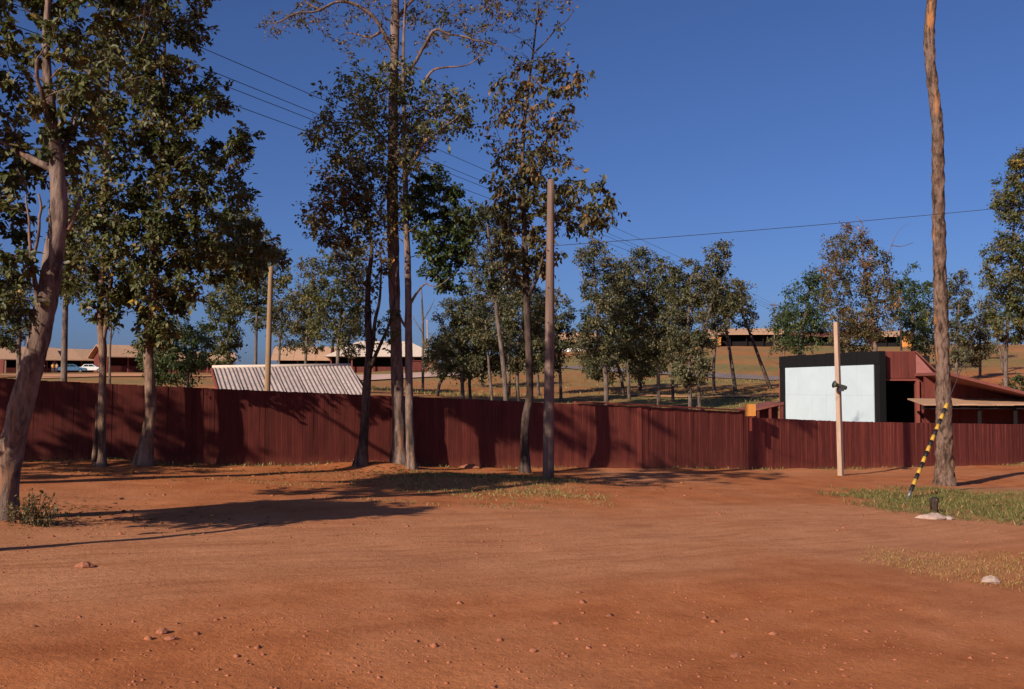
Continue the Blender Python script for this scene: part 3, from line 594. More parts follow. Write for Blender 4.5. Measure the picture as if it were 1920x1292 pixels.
cr3 = [('leafy_slope_tree', 'leafy olive tree filling the gap left of the slender olive tree', 74, [(1262,750,7),(1260,700,7),(1256,620,5),(1250,540,3)], [[(1215,560),(1250,520),(1285,560),(1280,660),(1240,690),(1210,640)]]),
       ('dark_crowned_tree', 'dark crowned tree between the twin-stemmed tree and the tall olive tree', 76, [(1180,752,7),(1178,700,7),(1172,620,5),(1168,540,3)], [[(1130,540),(1170,490),(1205,540),(1200,640),(1160,680),(1130,620)]]),
       ('wide_crowned_tree', 'wide crowned tree above the leaning slope trees', 82, [(1340,745,7),(1338,690,7),(1345,610,5),(1352,560,3)], [[(1310,590),(1335,540),(1385,555),(1375,610),(1335,650),(1310,640)]]),
       ('olive_understorey_tree', 'olive tree low in the central clump, behind the crooked tree', 88, [(905,740,7),(905,690,7),(900,640,4)], [[(850,640),(900,600),(960,630),(950,700),(870,705)]]),
       ('green_understorey_tree', 'green tree filling the gap between the drooping-leaved trunk and the utility pole', 80, [(1010,745,7),(1008,690,6),(1010,620,4)], [[(970,600),(1010,570),(1045,620),(1040,690),(980,690)]]),
       ('crown_gap_tree', 'tall thin tree whose crown shows above the central clump', 76, [(955,750,6),(955,660,6),(958,560,5),(960,480,3)], [[(925,500),(955,440),(985,480),(985,560),(950,590),(925,560)]]),
       ('left_olive_tree', 'olive tree between the tan pole and the yellowing tree', 70, [(572,704,7),(574,650,6),(580,580,5),(590,520,3)], [[(545,560),(590,520),(620,570),(610,650),(560,660)]]),
       ('hill_crest_tree', 'dark tree on the hill crest left of the dark green tree above the screen', 130, [(1470,690,6),(1470,650,5),(1474,600,3)], [[(1440,620),(1465,575),(1500,600),(1500,655),(1450,660)]]),
       ('crest_shrub_tree', 'rounded tree on the hill crest between the half-bare tree and the bare trunk', 125, [(1735,680,6),(1735,640,6),(1732,590,3)], [[(1705,600),(1730,560),(1760,600),(1755,660),(1715,660)]]),
       ('right_slope_tree', 'olive tree on the red slope near the right edge', 100, [(1838,720,6),(1838,660,6),(1836,600,3)], [[(1815,610),(1835,570),(1860,610),(1855,680),(1820,680)]])]
for k, (n_, l_, Y_, t_, p_) in enumerate(cr3): bg(n_, l_, Y_, t_, p_, seed=110+k, dens=1.1)
bg('leaning_slope_tree', 'tall thin leaning tree on the slope, right of the right-hand clump', 84, [(1379,740,9),(1373,690,8),(1362,620,7),(1352,560,5),(1350,520,3)], [[(1335,540),(1380,520),(1410,540),(1395,575),(1350,585)]], seed=80, dens=.6)
bg('strongly_leaning_tree', 'strongly leaning thin dark tree left of the white screen', 86, [(1446,737,9),(1430,690,8),(1412,640,7),(1396,600,5),(1380,560,3)], [[(1345,570),(1390,550),(1425,590),(1410,620),(1375,605)]], seed=81, dens=.6, bark='bark_dark')
bg('green_tree', 'dark green tree on the hill above the left of the white screen', 120, [(1500,680,9),(1502,640,8),(1512,580,6),(1520,530,4)], [[(1445,600),(1480,540),(1520,508),(1560,530),(1560,620),(1530,660),(1460,650)]], seed=82, leaf='leaf_green', dens=1.1)
bg('half_bare_tree', 'tall half-bare brownish tree on the hill above the white screen', 100, [(1641,690,11),(1640,630,10),(1630,560,8),(1620,490,5),(1612,430,3)], [[(1545,450),(1600,420),(1640,450),(1680,500),(1690,580),(1650,640),(1570,650),(1540,560)]], seed=83, leaf='leaf_brown', dens=.75, limbs=[[(1636,590,6),(1655,520,4),(1672,460,3),(1690,430,1.5),(1708,415,1)], [(1672,460,2),(1690,462,1.5),(1712,455,1)], [(1622,500,4),(1590,450,3),(1580,420,1.5)], [(1615,450,3),(1618,420,2),(1605,405,1)]])
bg('low_hill_tree', 'low brownish tree right behind the top of the white screen', 105, [(1590,680,7),(1590,640,6),(1588,610,4)], [[(1545,610),(1600,590),(1650,610),(1640,655),(1560,660)]], seed=84, dens=1.0)
bg('dark_hill_tree', 'dark green tree on the hill left of the tall bare trunk', 115, [(1712,680,8),(1712,630,7),(1712,570,5)], [[(1675,530),(1705,500),(1745,530),(1745,600),(1730,650),(1690,640),(1672,590)]], seed=85, leaf='leaf_green', dens=1.1)
bg('slope_tree', 'olive tree on the red slope just right of the tall bare trunk', 95, [(1792,700,8),(1795,640,7),(1798,570,4)], [[(1775,530),(1805,500),(1825,560),(1825,640),(1800,690),(1772,660)]], seed=86, dens=1.0)
bg('right_edge_tree', 'tall tree with reddish-brown leaves at the right edge of the picture', 62, [(1886,760,10),(1886,680,9),(1890,600,8),(1896,500,6),(1902,400,4),(1908,300,2)], [[(1895,290),(1925,270),(1980,300),(1980,470),(1900,420),(1868,400),(1865,370)], [(1838,470),(1880,440),(1960,470),(1980,560),(1920,600),(1850,540)], [(1845,590),(1900,570),(1980,600),(1970,640),(1890,640)]], seed=87, leaf='leaf_olive', dens=1.2)
bg('white_trunk_tree', 'thin leaning pale-stemmed tree on the red slope at right', 110, [(1885,725,6),(1880,690,6),(1872,640,5),(1862,590,3)], [[(1840,560),(1870,540),(1890,590),(1860,620),(1835,600)]], seed=88, dens=.7)
bg('roadside_shrub', 'dark shrub on the slope above the low theatre roof at right', 70, [(1905,750,5),(1906,735,5),(1908,725,3)], [[(1885,725),(1910,705),(1940,715),(1940,755),(1895,755)]], seed=89, leaf='leaf_green', dens=1.2)
bg('small_slope_tree', 'small round-topped tree on the red slope at right', 120, [(1808,705,4),(1808,680,4),(1806,660,2)], [[(1795,650),(1815,640),(1830,665),(1815,690),(1795,680)]], seed=90, dens=.9)
bg('grey_far_tree', 'hazy grey tree far behind the right edge', 150, [(1852,690,6),(1850,650,6),(1848,590,3)], [[(1828,620),(1845,560),(1865,600),(1880,650),(1840,670)]], seed=91, dens=.8)

# ---------------------------------------------------------------- fences
def chamfer_plank():
    w, t, h, c = .0673, .011, 1.0, .005
    prof = [(-w, t), (-w, -t+c), (-w+c, -t), (w-c, -t), (w, -t+c), (w, t)]
    mb = MB(); n = len(prof)
    mb.add([(x, y, 0) for x, y in prof]+[(x, y, h) for x, y in prof], [tuple(range(n-1, -1, -1)), tuple(range(n, 2*n))]+[(i, (i+1) % n, n+(i+1) % n, n+i) for i in range(n)])
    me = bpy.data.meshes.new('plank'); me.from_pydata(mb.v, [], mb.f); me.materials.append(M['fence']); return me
PLANK = chamfer_plank()
def fence(label, pts, height, seed, cap_from=None):
    R = random.Random(seed); segs = [(Vector(a), Vector(b)) for a, b in zip(pts, pts[1:])]
    p0 = segs[0][0]; root = thing('plank_fence', label, 'fence', (p0.x, p0.y, tz(p0.x, p0.y)), 'red plank fences'); o = Vector(root.location)
    step = .1315; carry = step/2
    for a, b in segs:
        L = (b-a).length; dr = (b-a)/L; ang = math.atan2(dr.y, dr.x); nb = Vector((-dr.y, dr.x))
        k = 0
        while carry + k*step < L:
            q = a + dr*(carry + k*step); zb = float(plane_z(np.array([q.x]))[0]) - .04; top = zb+.04+height+R.gauss(0, .004)
            pl = bpy.data.objects.new('plank', PLANK); C.objects.link(pl); pl.parent = root
            q2 = q + nb*R.uniform(-.0022, .0022)
            pl.location = Vector((q2.x, q2.y, zb)) - o; pl.rotation_euler = (R.gauss(0, .003), R.gauss(0, .0007), ang+R.gauss(0, .010)); pl.scale = (R.uniform(.995, 1.005), 1, top-zb)
            k += 1
        carry = carry + k*step - L
        # rails and posts behind the planks
        def zz(p): return float(plane_z(np.array([p.x]))[0])
        for hz in (.35, height-.3):
            A = Vector((*(a+nb*.075), zz(a)+hz)); B = Vector((*(b+nb*.075), zz(b)+hz)); mb = MB(); mb.tube([A, B], [.045, .045], 4); mb.build('rail', M['fence_trim'], root)
        s = 0.4
        while s < L:
            q = a+dr*s+nb*.17; mb = MB(); mb.box((q.x, q.y, zz(q)+height/2-.1), (.1, .1, height), ang); mb.build('post', M['fence_trim'], root); s += 2.2
        if cap_from is not None:
            s = 0
            while s < L:
                e = min(L, s+2.4)
                if (a+dr*s).x >= cap_from:
                    A = a+dr*(s+.01); B = a+dr*(e-.01); mb = MB()
                    zA = zz(A)+height+.028; zB = zz(B)+height+.028
                    w = nb*.07
                    vs = [(*(A-w), zA), (*(B-w), zB), (*(B+w), zB), (*(A+w), zA), (*(A-w), zA+.045), (*(B-w), zB+.045), (*(B+w), zB+.045), (*(A+w), zA+.045)]
                    mb.add(vs, [(0,3,2,1),(4,5,6,7),(0,1,5,4),(1,2,6,5),(2,3,7,6),(3,0,4,7)]); mb.build('cap_board', M['fence_trim'], root)
                s = e
    return root
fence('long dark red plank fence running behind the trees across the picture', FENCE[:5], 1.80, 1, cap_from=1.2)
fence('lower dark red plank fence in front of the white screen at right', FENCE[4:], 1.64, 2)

# ---------------------------------------------------------------- poles, wires
def pole(name, label, base_uv, top_uv, w0, w1, Y, mat, cat='pole', square=False, group=None):
    b = at(*base_uv, Y); t = at(*top_uv, Y); gz = tz(b.x, b.y); root = thing(name, label, cat, (b.x, b.y, gz), group)
    b = Vector((b.x, b.y, gz-.2)); mb = MB(); k = 14
    pts = [b.lerp(t, i/k) for i in range(k+1)]; r = [(w0+(w1-w0)*i/k)/2/F*Y for i in range(k+1)]
    if square: r = [q*1.3 for q in r]
    mb.tube(pts, r, 4 if square else 14, 0 if square else .05, 3)
    o = mb.build('shaft', mat, root, not square)
    return root, b, t
up, upb, upt = pole('utility_pole', 'tall weathered wooden utility pole beside the drooping-leaved tree', (1028, 912), (1033, 337), 22, 13, 23.5, M['pole'])
for k, v in enumerate((470, 540, 605, 690, 760)):
    q = at(1029+k % 2, v, 23.5); mb = MB(); r_ = .11
    mb.tube([q+Vector((-.03, -.06, 0)), q+Vector((-.03, -.125, 0))], [.014, .014], 6); mb.build('bolt', M['wire'], up)
p2, p2b, p2t = pole('square_post', 'pale square post with a loudspeaker in front of the white screen', (1577, 893), (1568, 604), 9.5, 8, 31.2, M['post_pale'], 'post', True)
p3, p3b, p3t = pole('tan_pole', 'plain tan pole standing in front of the grey corrugated roof', (499, 760), (508, 497), 12, 9, 33, M['post_tan'])
# horn loudspeaker on the square post
q = at(1571, 724, 31.0); spk = thing('horn_loudspeaker', 'small dark green horn loudspeaker fixed to the pale square post', 'loudspeaker', q)
ax = Vector((-.93, -.25, .27)).normalized(); mb = MB(); c0 = q+Vector((.02, -.14, 0))
mb.tube([c0-ax*.22, c0-ax*.16, c0-ax*.04, c0+ax*.08, c0+ax*.17, c0+ax*.21], [.065, .07, .065, .055, .085, .12], 14); mb.build('horn', mat_plain('olive_speaker_paint', (.06, .065, .045), .6, .3, 8), spk, True)
mb = MB(); mb.box(c0+Vector((.03, .02, -.1)), (.16, .14, .12)); mb.build('bracket', M['wire'], spk)

def wire(a, b, sag, r, name, label, cat='wire', group=None):
    a = Vector(a); b = Vector(b); root_pts = []
    for i in range(41):
        t = i/40; p = a.lerp(b, t); p.z -= sag*4*t*(1-t); root_pts.append(p)
    mb = MB(); mb.tube(root_pts, [r]*41, 5); return tag(mb.build(name, M['wire'], None, True), label, cat, group)
rows = [((375,95),(930,325)), ((420,150),(930,350)), ((425,170),(950,368)), ((430,200),(950,382))]
lab = ['uppermost of the four power lines crossing the sky between the left and middle trees', 'second from the top of the four power lines crossing the sky', 'third from the top of the four power lines crossing the sky', 'lowest of the four power lines crossing the sky between the left and middle trees']
far_pole_x = at(1452, 585, 190)
for k, ((u0, v0), (u1, v1)) in enumerate(rows):
    s = (v1-v0)/(u1-u0); A = at(-250, v0 - s*(u0+250) - 14, 26 + .4*k); B = at(1452, 572+4*k, 190)
    # sag chosen so that the line passes the two seen points
    best = 0; bd = 1e9
    for sg in np.linspace(-2, 9, 111):
        e = 0
        for (u, v) in ((u0, v0), (u1, v1)):
            r = ray(u, v); m_ = 1e9
            for t in np.linspace(0, 1, 161):
                p = A.lerp(B, t); p.z -= sg*4*t*(1-t); uu = 960+F*p.x/p.y
                if abs(uu-u) < m_: m_ = abs(uu-u); zv = (p.z-CAM_H)/p.y - r.z/r.y
            e += abs(zv)
        if e < bd: bd = e; best = sg
    wire(A, B, best, .016, 'power_line', lab[k], 'power line', 'power lines')
fp, _, _ = pole('far_utility_pole', 'distant thin utility pole at the right end of the power lines', (1452, 640), (1452, 566), 3, 2, 190, M['pole'])
mb = MB(); mb.box(at(1452, 572, 190), (2.4, .15, .15), .4); mb.build('crossarm', M['pole'], fp)
wire(at(1036, 461, 23.5), at(2300, 345, 30), .10, .008, 'cable', 'single thin cable running from the utility pole towards the right across the sky')

# striped guy-wire guard, its wire and the stub beside it
g0 = ground(1699, 938); gY0 = g0.y
top = at(1776, 757, gY0+1.2); bot = Vector((g0.x, g0.y, g0.z-.05))
gg = thing('guy_wire_guard', 'leaning guy-wire guard striped in yellow and black beside the tall bare trunk', 'guard', (g0.x, g0.y, g0.z))
nb = 18
for i in range(nb):
    a = bot.lerp(top, i/nb); b = bot.lerp(top, (i+1)/nb); mb = MB(); r_ = .046 if i > 1 else .034
    mb.tube([a, b], [r_, r_], 12); o = mb.build('band', M['grey_metal'] if i < 2 else M['yellow'] if i % 2 else M['band_black'], gg, True)
wtop = at(1857, 560, gY0+2.6); wire(bot.lerp(top, .98), wtop.lerp(top, -1.2), 0, .009, 'guy_wire', 'thin guy wire rising from the striped guard past the bare trunk')
g1 = ground(1752, 962); stub = thing('pipe_stub', 'short dark pipe stub standing on the grass patch in front of the bare trunk', 'pipe', g1)
mb = MB(); mb.tube([g1+Vector((0, 0, -.05)), g1+Vector((0, 0, .22)), g1+Vector((0, 0, .24)), g1+Vector((0, 0, .31))], [.08, .08, .1, .1], 16); mb.build('pipe', M['bark_dark'], stub, True)
mb = MB(); mb.tube([g1+Vector((0, 0, .305)), g1+Vector((0, 0, .34))], [.075, .05], 16); mb.build('cap', M['rubber'], stub, True)

def rock_mesh(mb, c, s, R, n=8):
    rings = []
    for i, (zz, rr) in enumerate(((-.3, .75), (.15, 1.0), (.55, .75), (.8, .3))):
        rings.append([Vector(c)+Vector((math.cos(a)*rr*s[0]*R.uniform(.8, 1.15), math.sin(a)*rr*s[1]*R.uniform(.8, 1.15), zz*s[2]*R.uniform(.85, 1.1))) for a in [2*math.pi*k/n for k in range(n)]])
    vs = sum(rings, []); fs = [(i*n+k, i*n+(k+1) % n, (i+1)*n+(k+1) % n, (i+1)*n+k) for i in range(3) for k in range(n)]+[tuple(3*n+k for k in range(n))]
    mb.add(vs, fs)
R = random.Random(5)
for (u, v, sx, sy, sz, mt, lb) in [
    (1748, 973, .32, .14, .14, 'stone', 'broken whitish concrete block lying by the pipe stub on the grass'),
    (1778, 974, .12, .10, .09, 'stone', 'small whitish stone right of the broken concrete block'),
    (1858, 1092, .13, .09, .10, 'stone', 'pale stone lying in the dry grass at right'),
    (157, 1064, .10, .07, .07, 'rock', 'reddish stone lying on bare dirt left, below the long shadow'),
    (305, 1188, .055, .045, .05, 'rock', 'small reddish stone on the lower left of the dirt lot'),
    (320, 1200, .06, .04, .03, 'rock', 'flat dark stone touching the small stone on the lower left'),
    (1380, 1232, .055, .045, .04, 'rock', 'reddish stone on the lower right of the dirt lot'),
    (1000, 1222, .035, .03, .03, 'rock', 'small reddish stone at the bottom middle of the dirt lot'),
    (1450, 1190, .045, .03, .03, 'rock', 'small flat stone right of centre on the dirt lot'),
    (850, 876, .32, .2, .16, 'rock', 'low lump of red earth at the foot of the fence, left of the thin tree'),
    (882, 878, .30, .2, .13, 'rock', 'second lump of red earth at the foot of the fence, nearer the thin tree'),
    (1085, 1112, .04, .03, .03, 'rock', 'small lone stone in the middle of the dirt road')]:
    g = ground(u, v); mb = MB(); rock_mesh(mb, g, (sx, sy, sz), R, 9); o = mb.build('stone', M[mt], None, False); tag(o, lb, 'stone')

# ---------------------------------------------------------------- outdoor theatre
def slab(mb, pts, thick):
    """quad or polygon with thickness straight down"""
    mb.prism([Vector(p) for p in pts], (0, 0, -thick)); return mb
S = thing('screen_board', 'large white projection screen on a black board behind the lower fence', 'screen', (15.6, 49.5, tz(15.6, 49.5)))
rb, lb_ = at(1641, 790, 46), at(1475, 782, 53); rt = at(1640, 684, 46); lt = at(1473, 690, 53)
dx = Vector((rb.x-lb_.x, rb.y-lb_.y, 0)).normalized(); nrm = Vector((dx.y, -dx.x, 0))          # faces the lot
if nrm.y > 0: nrm = -nrm
def bd(mb, a, b, z0, z1, th, push):
    a = Vector((a.x, a.y, 0))+nrm*push; b = Vector((b.x, b.y, 0))+nrm*push
    mb.prism([a+Vector((0, 0, z0)), b+Vector((0, 0, z0)), b+Vector((0, 0, z1)), a+Vector((0, 0, z1))], -nrm*th)
A = lb_-dx*.62; B = rb+dx*.42; zt_ = lt.z+.62; zb_ = tz(15, 48)-.3
mb = MB(); bd(mb, A, B, zb_, zt_, .30, 0); mb.build('board', M['black'], S)
L_ = (B-A).length; n_ = 10
for i in range(n_):                                   # upright boards of the black surround, above and beside the screen
    a = A+(B-A)*(i/n_); b = A+(B-A)*((i+1)/n_); mb = MB(); bd(mb, a+dx*.01, b-dx*.01, lt.z+.02, zt_+.02*(i % 3), .03, .032); mb.build('board', M['black'], S)
z_lo = min(lb_.z, rb.z)-.35
for i in range(6):                                    # painted sheets of the screen, two rows of six
    for j in range(2):
        a = lb_+(rb-lb_)*(i/6); b = lb_+(rb-lb_)*((i+1)/6); z0 = z_lo+(lt.z-z_lo)*(0 if j == 0 else .52); z1 = z_lo+(lt.z-z_lo)*(.52 if j == 0 else 1)
        mb = MB(); bd(mb, a+dx*.004, b-dx*.004, z0+.004, z1, .04, .055+random.uniform(-.006, .006)); mb.build('panel', M['white'], S)
mb = MB(); e = A-dx*.09; bd(mb, e, A-dx*.005, zb_, zt_-.05, .5, -.02); mb.build('side_trim', M['siding_lit'], S)
mb = MB(); bd(mb, B-dx*.20, B, zb_, zt_-1.0, .03, .04); mb.build('board', M['black'], S)

TH = thing('theatre_building', 'red-brown theatre building with dark opening to the right of the white screen', 'building', (19, 46.5, tz(19, 46.5)))
gz = tz(19, 46)-.3
fl = at(1649, 659, 46.2); fr = at(1716, 659, 46.2); fb = at(1716, 711, 46.2)
x0, x1 = fl.x-.35, fr.x
mb = MB(); mb.box(((x0+x1)/2, 46.3, (fl.z+fb.z)/2), (x1-x0, .18, fl.z-fb.z)); mb.build('fascia', M['siding'], TH)
for i in range(6):
    xa = x0+(x1-x0)*i/6; mb = MB(); mb.box((xa+(x1-x0)/12, 46.19, (fl.z+fb.z)/2+.01), ((x1-x0)/6-.015, .03, fl.z-fb.z-.03)); mb.build('board', M['siding'], TH)
mb = MB(); mb.box(((x0+x1)/2, 46.17, fb.z-.035), (x1-x0+.05, .10, .07)); mb.build('trim', M['siding_lit'], TH)
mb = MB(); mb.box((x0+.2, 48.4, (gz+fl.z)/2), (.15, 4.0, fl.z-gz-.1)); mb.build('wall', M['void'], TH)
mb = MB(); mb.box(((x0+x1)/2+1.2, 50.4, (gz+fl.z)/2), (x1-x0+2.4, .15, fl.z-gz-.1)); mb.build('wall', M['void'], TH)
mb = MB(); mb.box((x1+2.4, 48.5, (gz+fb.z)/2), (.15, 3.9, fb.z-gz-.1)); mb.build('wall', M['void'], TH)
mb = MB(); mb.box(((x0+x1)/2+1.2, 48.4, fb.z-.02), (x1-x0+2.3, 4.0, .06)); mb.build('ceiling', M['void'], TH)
mb = MB(); mb.box(((x0+x1)/2, 48.45, fl.z-.07), (x1-x0, 4.1, .08)); mb.build('roof', M['roof_red'], TH)
# front wall right of the opening, its boards, and the sloping roof above it
wr = at(1775, 700, 46.2); mb = MB(); zt2 = at(1716, 700, 46.2).z
mb.prism([(x1, 46.25, gz), (wr.x+.6, 46.25, gz), (wr.x+.6, 46.25, zt2-.12), (x1, 46.25, zt2)], (0, .15, 0)); mb.build('wall', M['siding'], TH)
n_ = 9
for i in range(n_):
    zz0 = gz+.35+(zt2-.15-gz-.35)*i/n_; mb = MB(); mb.box(((x1+wr.x)/2+.36, 46.225, zz0+.12), (wr.x-x1+.5, .03, (zt2-.15-gz-.35)/n_-.012)); mb.build('board', M['siding'], TH)
mb = MB(); mb.box((x1+.05, 46.15, (gz+fb.z)/2), (.12, .22, fb.z-gz-.08)); mb.build('post', M['siding_lit'], TH)
mb = MB(); tr_ = at(1750, 698, 46.2)
mb.prism([(x1+.02, 46.1, fl.z+.03), (tr_.x+.25, 46.1, tr_.z-.05), (tr_.x+.25, 46.1, tr_.z-.12), (x1+.02, 46.1, fl.z-.06)], (0, 4.2, 0)); mb.build('roof', M['roof_red'], TH)
mb = MB(); mb.prism([(x1+.01, 46.22, zt2+.005), (tr_.x+.1, 46.22, zt2-.03), (tr_.x+.1, 46.22, tr_.z-.12), (x1+.01, 46.22, fl.z-.07)], (0, .1, 0)); mb.build('gable_board', mat_plain('pink_board', (.27, .10, .088), .8, .12, 4, bmp=.1), TH)  # gable board in a paler pink than the siding

WG = thing('low_wing', 'low red-brown wing with sloping roof and tan porch roof at the right edge', 'building', (25, 45, tz(25, 45)))
gz2 = tz(24, 44)-.3
a = at(1700, 688, 44.6); b = at(1780, 703, 44.6); c = at(2040, 772, 44.6)
mb = MB(); mb.prism([(b.x-.9, 42.7, b.z+.10), (c.x, 42.7, c.z-.05), (c.x, 42.7, c.z-.18), (b.x-.9, 42.7, b.z-.03)], (0, 7.2, 0)); mb.build('roof', M['roof_red'], WG)
mb = MB(); mb.prism([(b.x-.85, 45.2, gz2), (c.x-.3, 45.2, gz2), (c.x-.3, 45.2, c.z-.05), (b.x-.85, 45.2, b.z)], (0, .15, 0)); mb.build('wall', M['siding'], WG)
for i in range(10):
    z0 = gz2+.5+i*.235
    xr = b.x-.85+(c.x-b.x)*min(1, max(.05, (b.z-z0-.25)/(b.z-c.z)))
    if z0+.25 > b.z-.1: continue
    mb = MB(); mb.box(((b.x-.8+xr)/2, 45.17, z0+.115), (xr-b.x+.8, .04, .225)); mb.build('board', M['siding'], WG)
pl_ = at(1706, 747, 45.1); pe = at(1706, 757, 42.6); pr = at(1990, 747, 45.1)
nsh = 9; xl, xr = pl_.x-.1, pr.x
for i in range(nsh):                                  # tan sheets of the porch roof
    xa = xl+(xr-xl)*i/nsh; xb = xl+(xr-xl)*(i+1)/nsh-.015; dz = random.uniform(-.012, .012)
    mb = MB(); mb.prism([(xa, 45.12, pl_.z+dz), (xb, 45.12, pl_.z+dz), (xb-.4, 42.4+random.uniform(-.05, .05), pe.z-.02+dz), (xa-.4, 42.4+random.uniform(-.05, .05), pe.z-.02+dz)], (0, 0, -.05)); mb.build('roof_sheet', M['roof_tan'], WG)
mb = MB(); mb.box(((xl+xr)/2-.35, 42.62, pe.z-.16), (xr-xl, .06, .14)); mb.build('beam', M['void'], WG)  # beam, posts and porch wall are coloured black as the porch shade
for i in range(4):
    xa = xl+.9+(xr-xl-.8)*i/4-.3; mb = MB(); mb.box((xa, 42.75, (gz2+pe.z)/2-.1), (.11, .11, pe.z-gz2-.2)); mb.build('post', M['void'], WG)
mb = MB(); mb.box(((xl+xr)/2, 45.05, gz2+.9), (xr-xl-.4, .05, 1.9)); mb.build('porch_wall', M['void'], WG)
# small shed left of the screen
SH = thing('small_shed', 'small dark red shed with slanting roof left of the white screen', 'shed', (at(1440, 780, 45).x, 45, tz(11.6, 45)))
pts = [at(1414, 768, 44), at(1470, 754, 44)]
mb = MB(); mb.prism([pts[0]+Vector((-.1, 0, 0)), pts[1], pts[1]+Vector((0, 0, -.1)), pts[0]+Vector((-.1, 0, -.1))], (0, 3, 0)); mb.build('roof', M['roof_red'], SH)
mb = MB(); g_ = tz(11.6, 45)-.3; mb.prism([Vector((pts[0].x+.05, 45, g_)), Vector((pts[1].x, 45, g_)), Vector((pts[1].x, 45, pts[1].z-.1)), Vector((pts[0].x+.05, 45, pts[0].z-.1))], (0, 2, 0)); mb.build('wall', M['siding'], SH)
for k in (.15, .55, .95):
    q = pts[0].lerp(pts[1], k); mb = MB(); mb.box((q.x, 44.1, (g_+q.z)/2-.05), (.1, .1, q.z-g_-.12)); mb.build('post', M['siding'], SH)
# orange board on the fence corner
q = at(1407, 769, 31.0); ob = thing('orange_board', 'small orange plywood board fixed on top of the fence corner', 'board', (q.x, q.y, q.z-.18))
mb = MB(); mb.box(q, (.36, .02, .37), .25); mb.build('panel', M['orange'], ob)
mb = MB(); mb.box(q+Vector((.02, .05, -.25)), (.06, .05, .8), .25); mb.build('stake', M['fence_trim'], ob)

# ---------------------------------------------------------------- shed with grey corrugated roof behind the fence
def corr_sheet(mb, o, ux, uy, w, l, waves=7, amp=.03, seg=6):
    """corrugated sheet: ux along the ridge, uy down the slope"""
    n = waves*seg; nz = ux.cross(uy).normalized(); nz = nz if nz.z > 0 else -nz
    vs = []
    for j in (0, 1):
        for i in range(n+1):
            vs.append(o+ux*(w*i/n)+uy*(l*j)+nz*(amp*math.sin(2*math.pi*i/seg)))
    fs = [(i, i+1, n+2+i, n+1+i) for i in range(n)]
    vs2 = [v-nz*.012 for v in vs]; k = len(vs)
    mb.add(vs+vs2, fs+[(k+n+1+i, k+n+2+i, k+i+1, k+i) for i in range(n)]+[(n+1+i, n+2+i, k+n+2+i, k+n+1+i) for i in range(n)])
rl, rr_ = at(400, 690, 39), at(655, 686, 41.0); el, er = at(424, 731, 35.2), at(686, 739, 37.2)
GR = thing('grey_roofed_shed', 'low shed with weathered grey corrugated roof just behind the long fence', 'shed', ((el.x+er.x)/2, 38, tz((el.x+er.x)/2, 38)))
ux = (rr_-rl); W = ux.length; ux = ux/W; el = el-Vector((.2, 0, .05)); er = er+Vector((0, 0, -.05))
cols = 7
for row in range(2):
    for cidx in range(cols):
        o0 = rl+ux*(W*cidx/cols); d0 = el+(er-el)*(cidx/cols)
        uy = (d0-o0); l = uy.length; uy = uy/l
        mb = MB(); corr_sheet(mb, o0+uy*(l*.5*row)+Vector((0, 0, .012*(1-row)+.004*(cidx % 2))), ux, uy, W/cols*1.01+.02, l*.5+(.10 if row == 0 else 0), 5, .020)
        mb.build('roof_sheet', M['roof_grey'], GR, False)
mb = MB(); mb.tube([rl+Vector((-.05, 0, .03)), rr_+Vector((.05, 0, .03))], [.075, .075], 8); mb.build('ridge_cap', M['roof_pale'], GR, True)
gz = tz(-6.5, 39)-.3; bk = Vector((.3, 3.6, -1.0))
mb = MB(); slab(mb, [rl, rr_, rr_+bk, rl+bk], .05); mb.build('back_roof', M['roof_grey'], GR)
mb = MB(); mb.prism([Vector((el.x+.25, el.y+.5, gz)), Vector((rl.x+.45, rl.y, gz)), rl+Vector((.45, 0, -.12)), Vector((el.x+.25, el.y+.5, el.z-.02))], (.1, 0, 0)); mb.build('gable_wall', M['siding'], GR)
mb = MB(); mb.prism([Vector((el.x+.3, el.y+.55, gz)), Vector((er.x-.3, er.y+.55, gz)), Vector((er.x-.3, er.y+.55, er.z-.05)), Vector((el.x+.3, el.y+.55, el.z-.05))], (0, .1, 0)); mb.build('front_wall', M['siding'], GR)
mb = MB(); mb.tube([rl+Vector((-.06, 0, -.04)), el+Vector((-.06, 0, -.04))], [.07, .07], 4); mb.build('verge_board', M['siding'], GR)

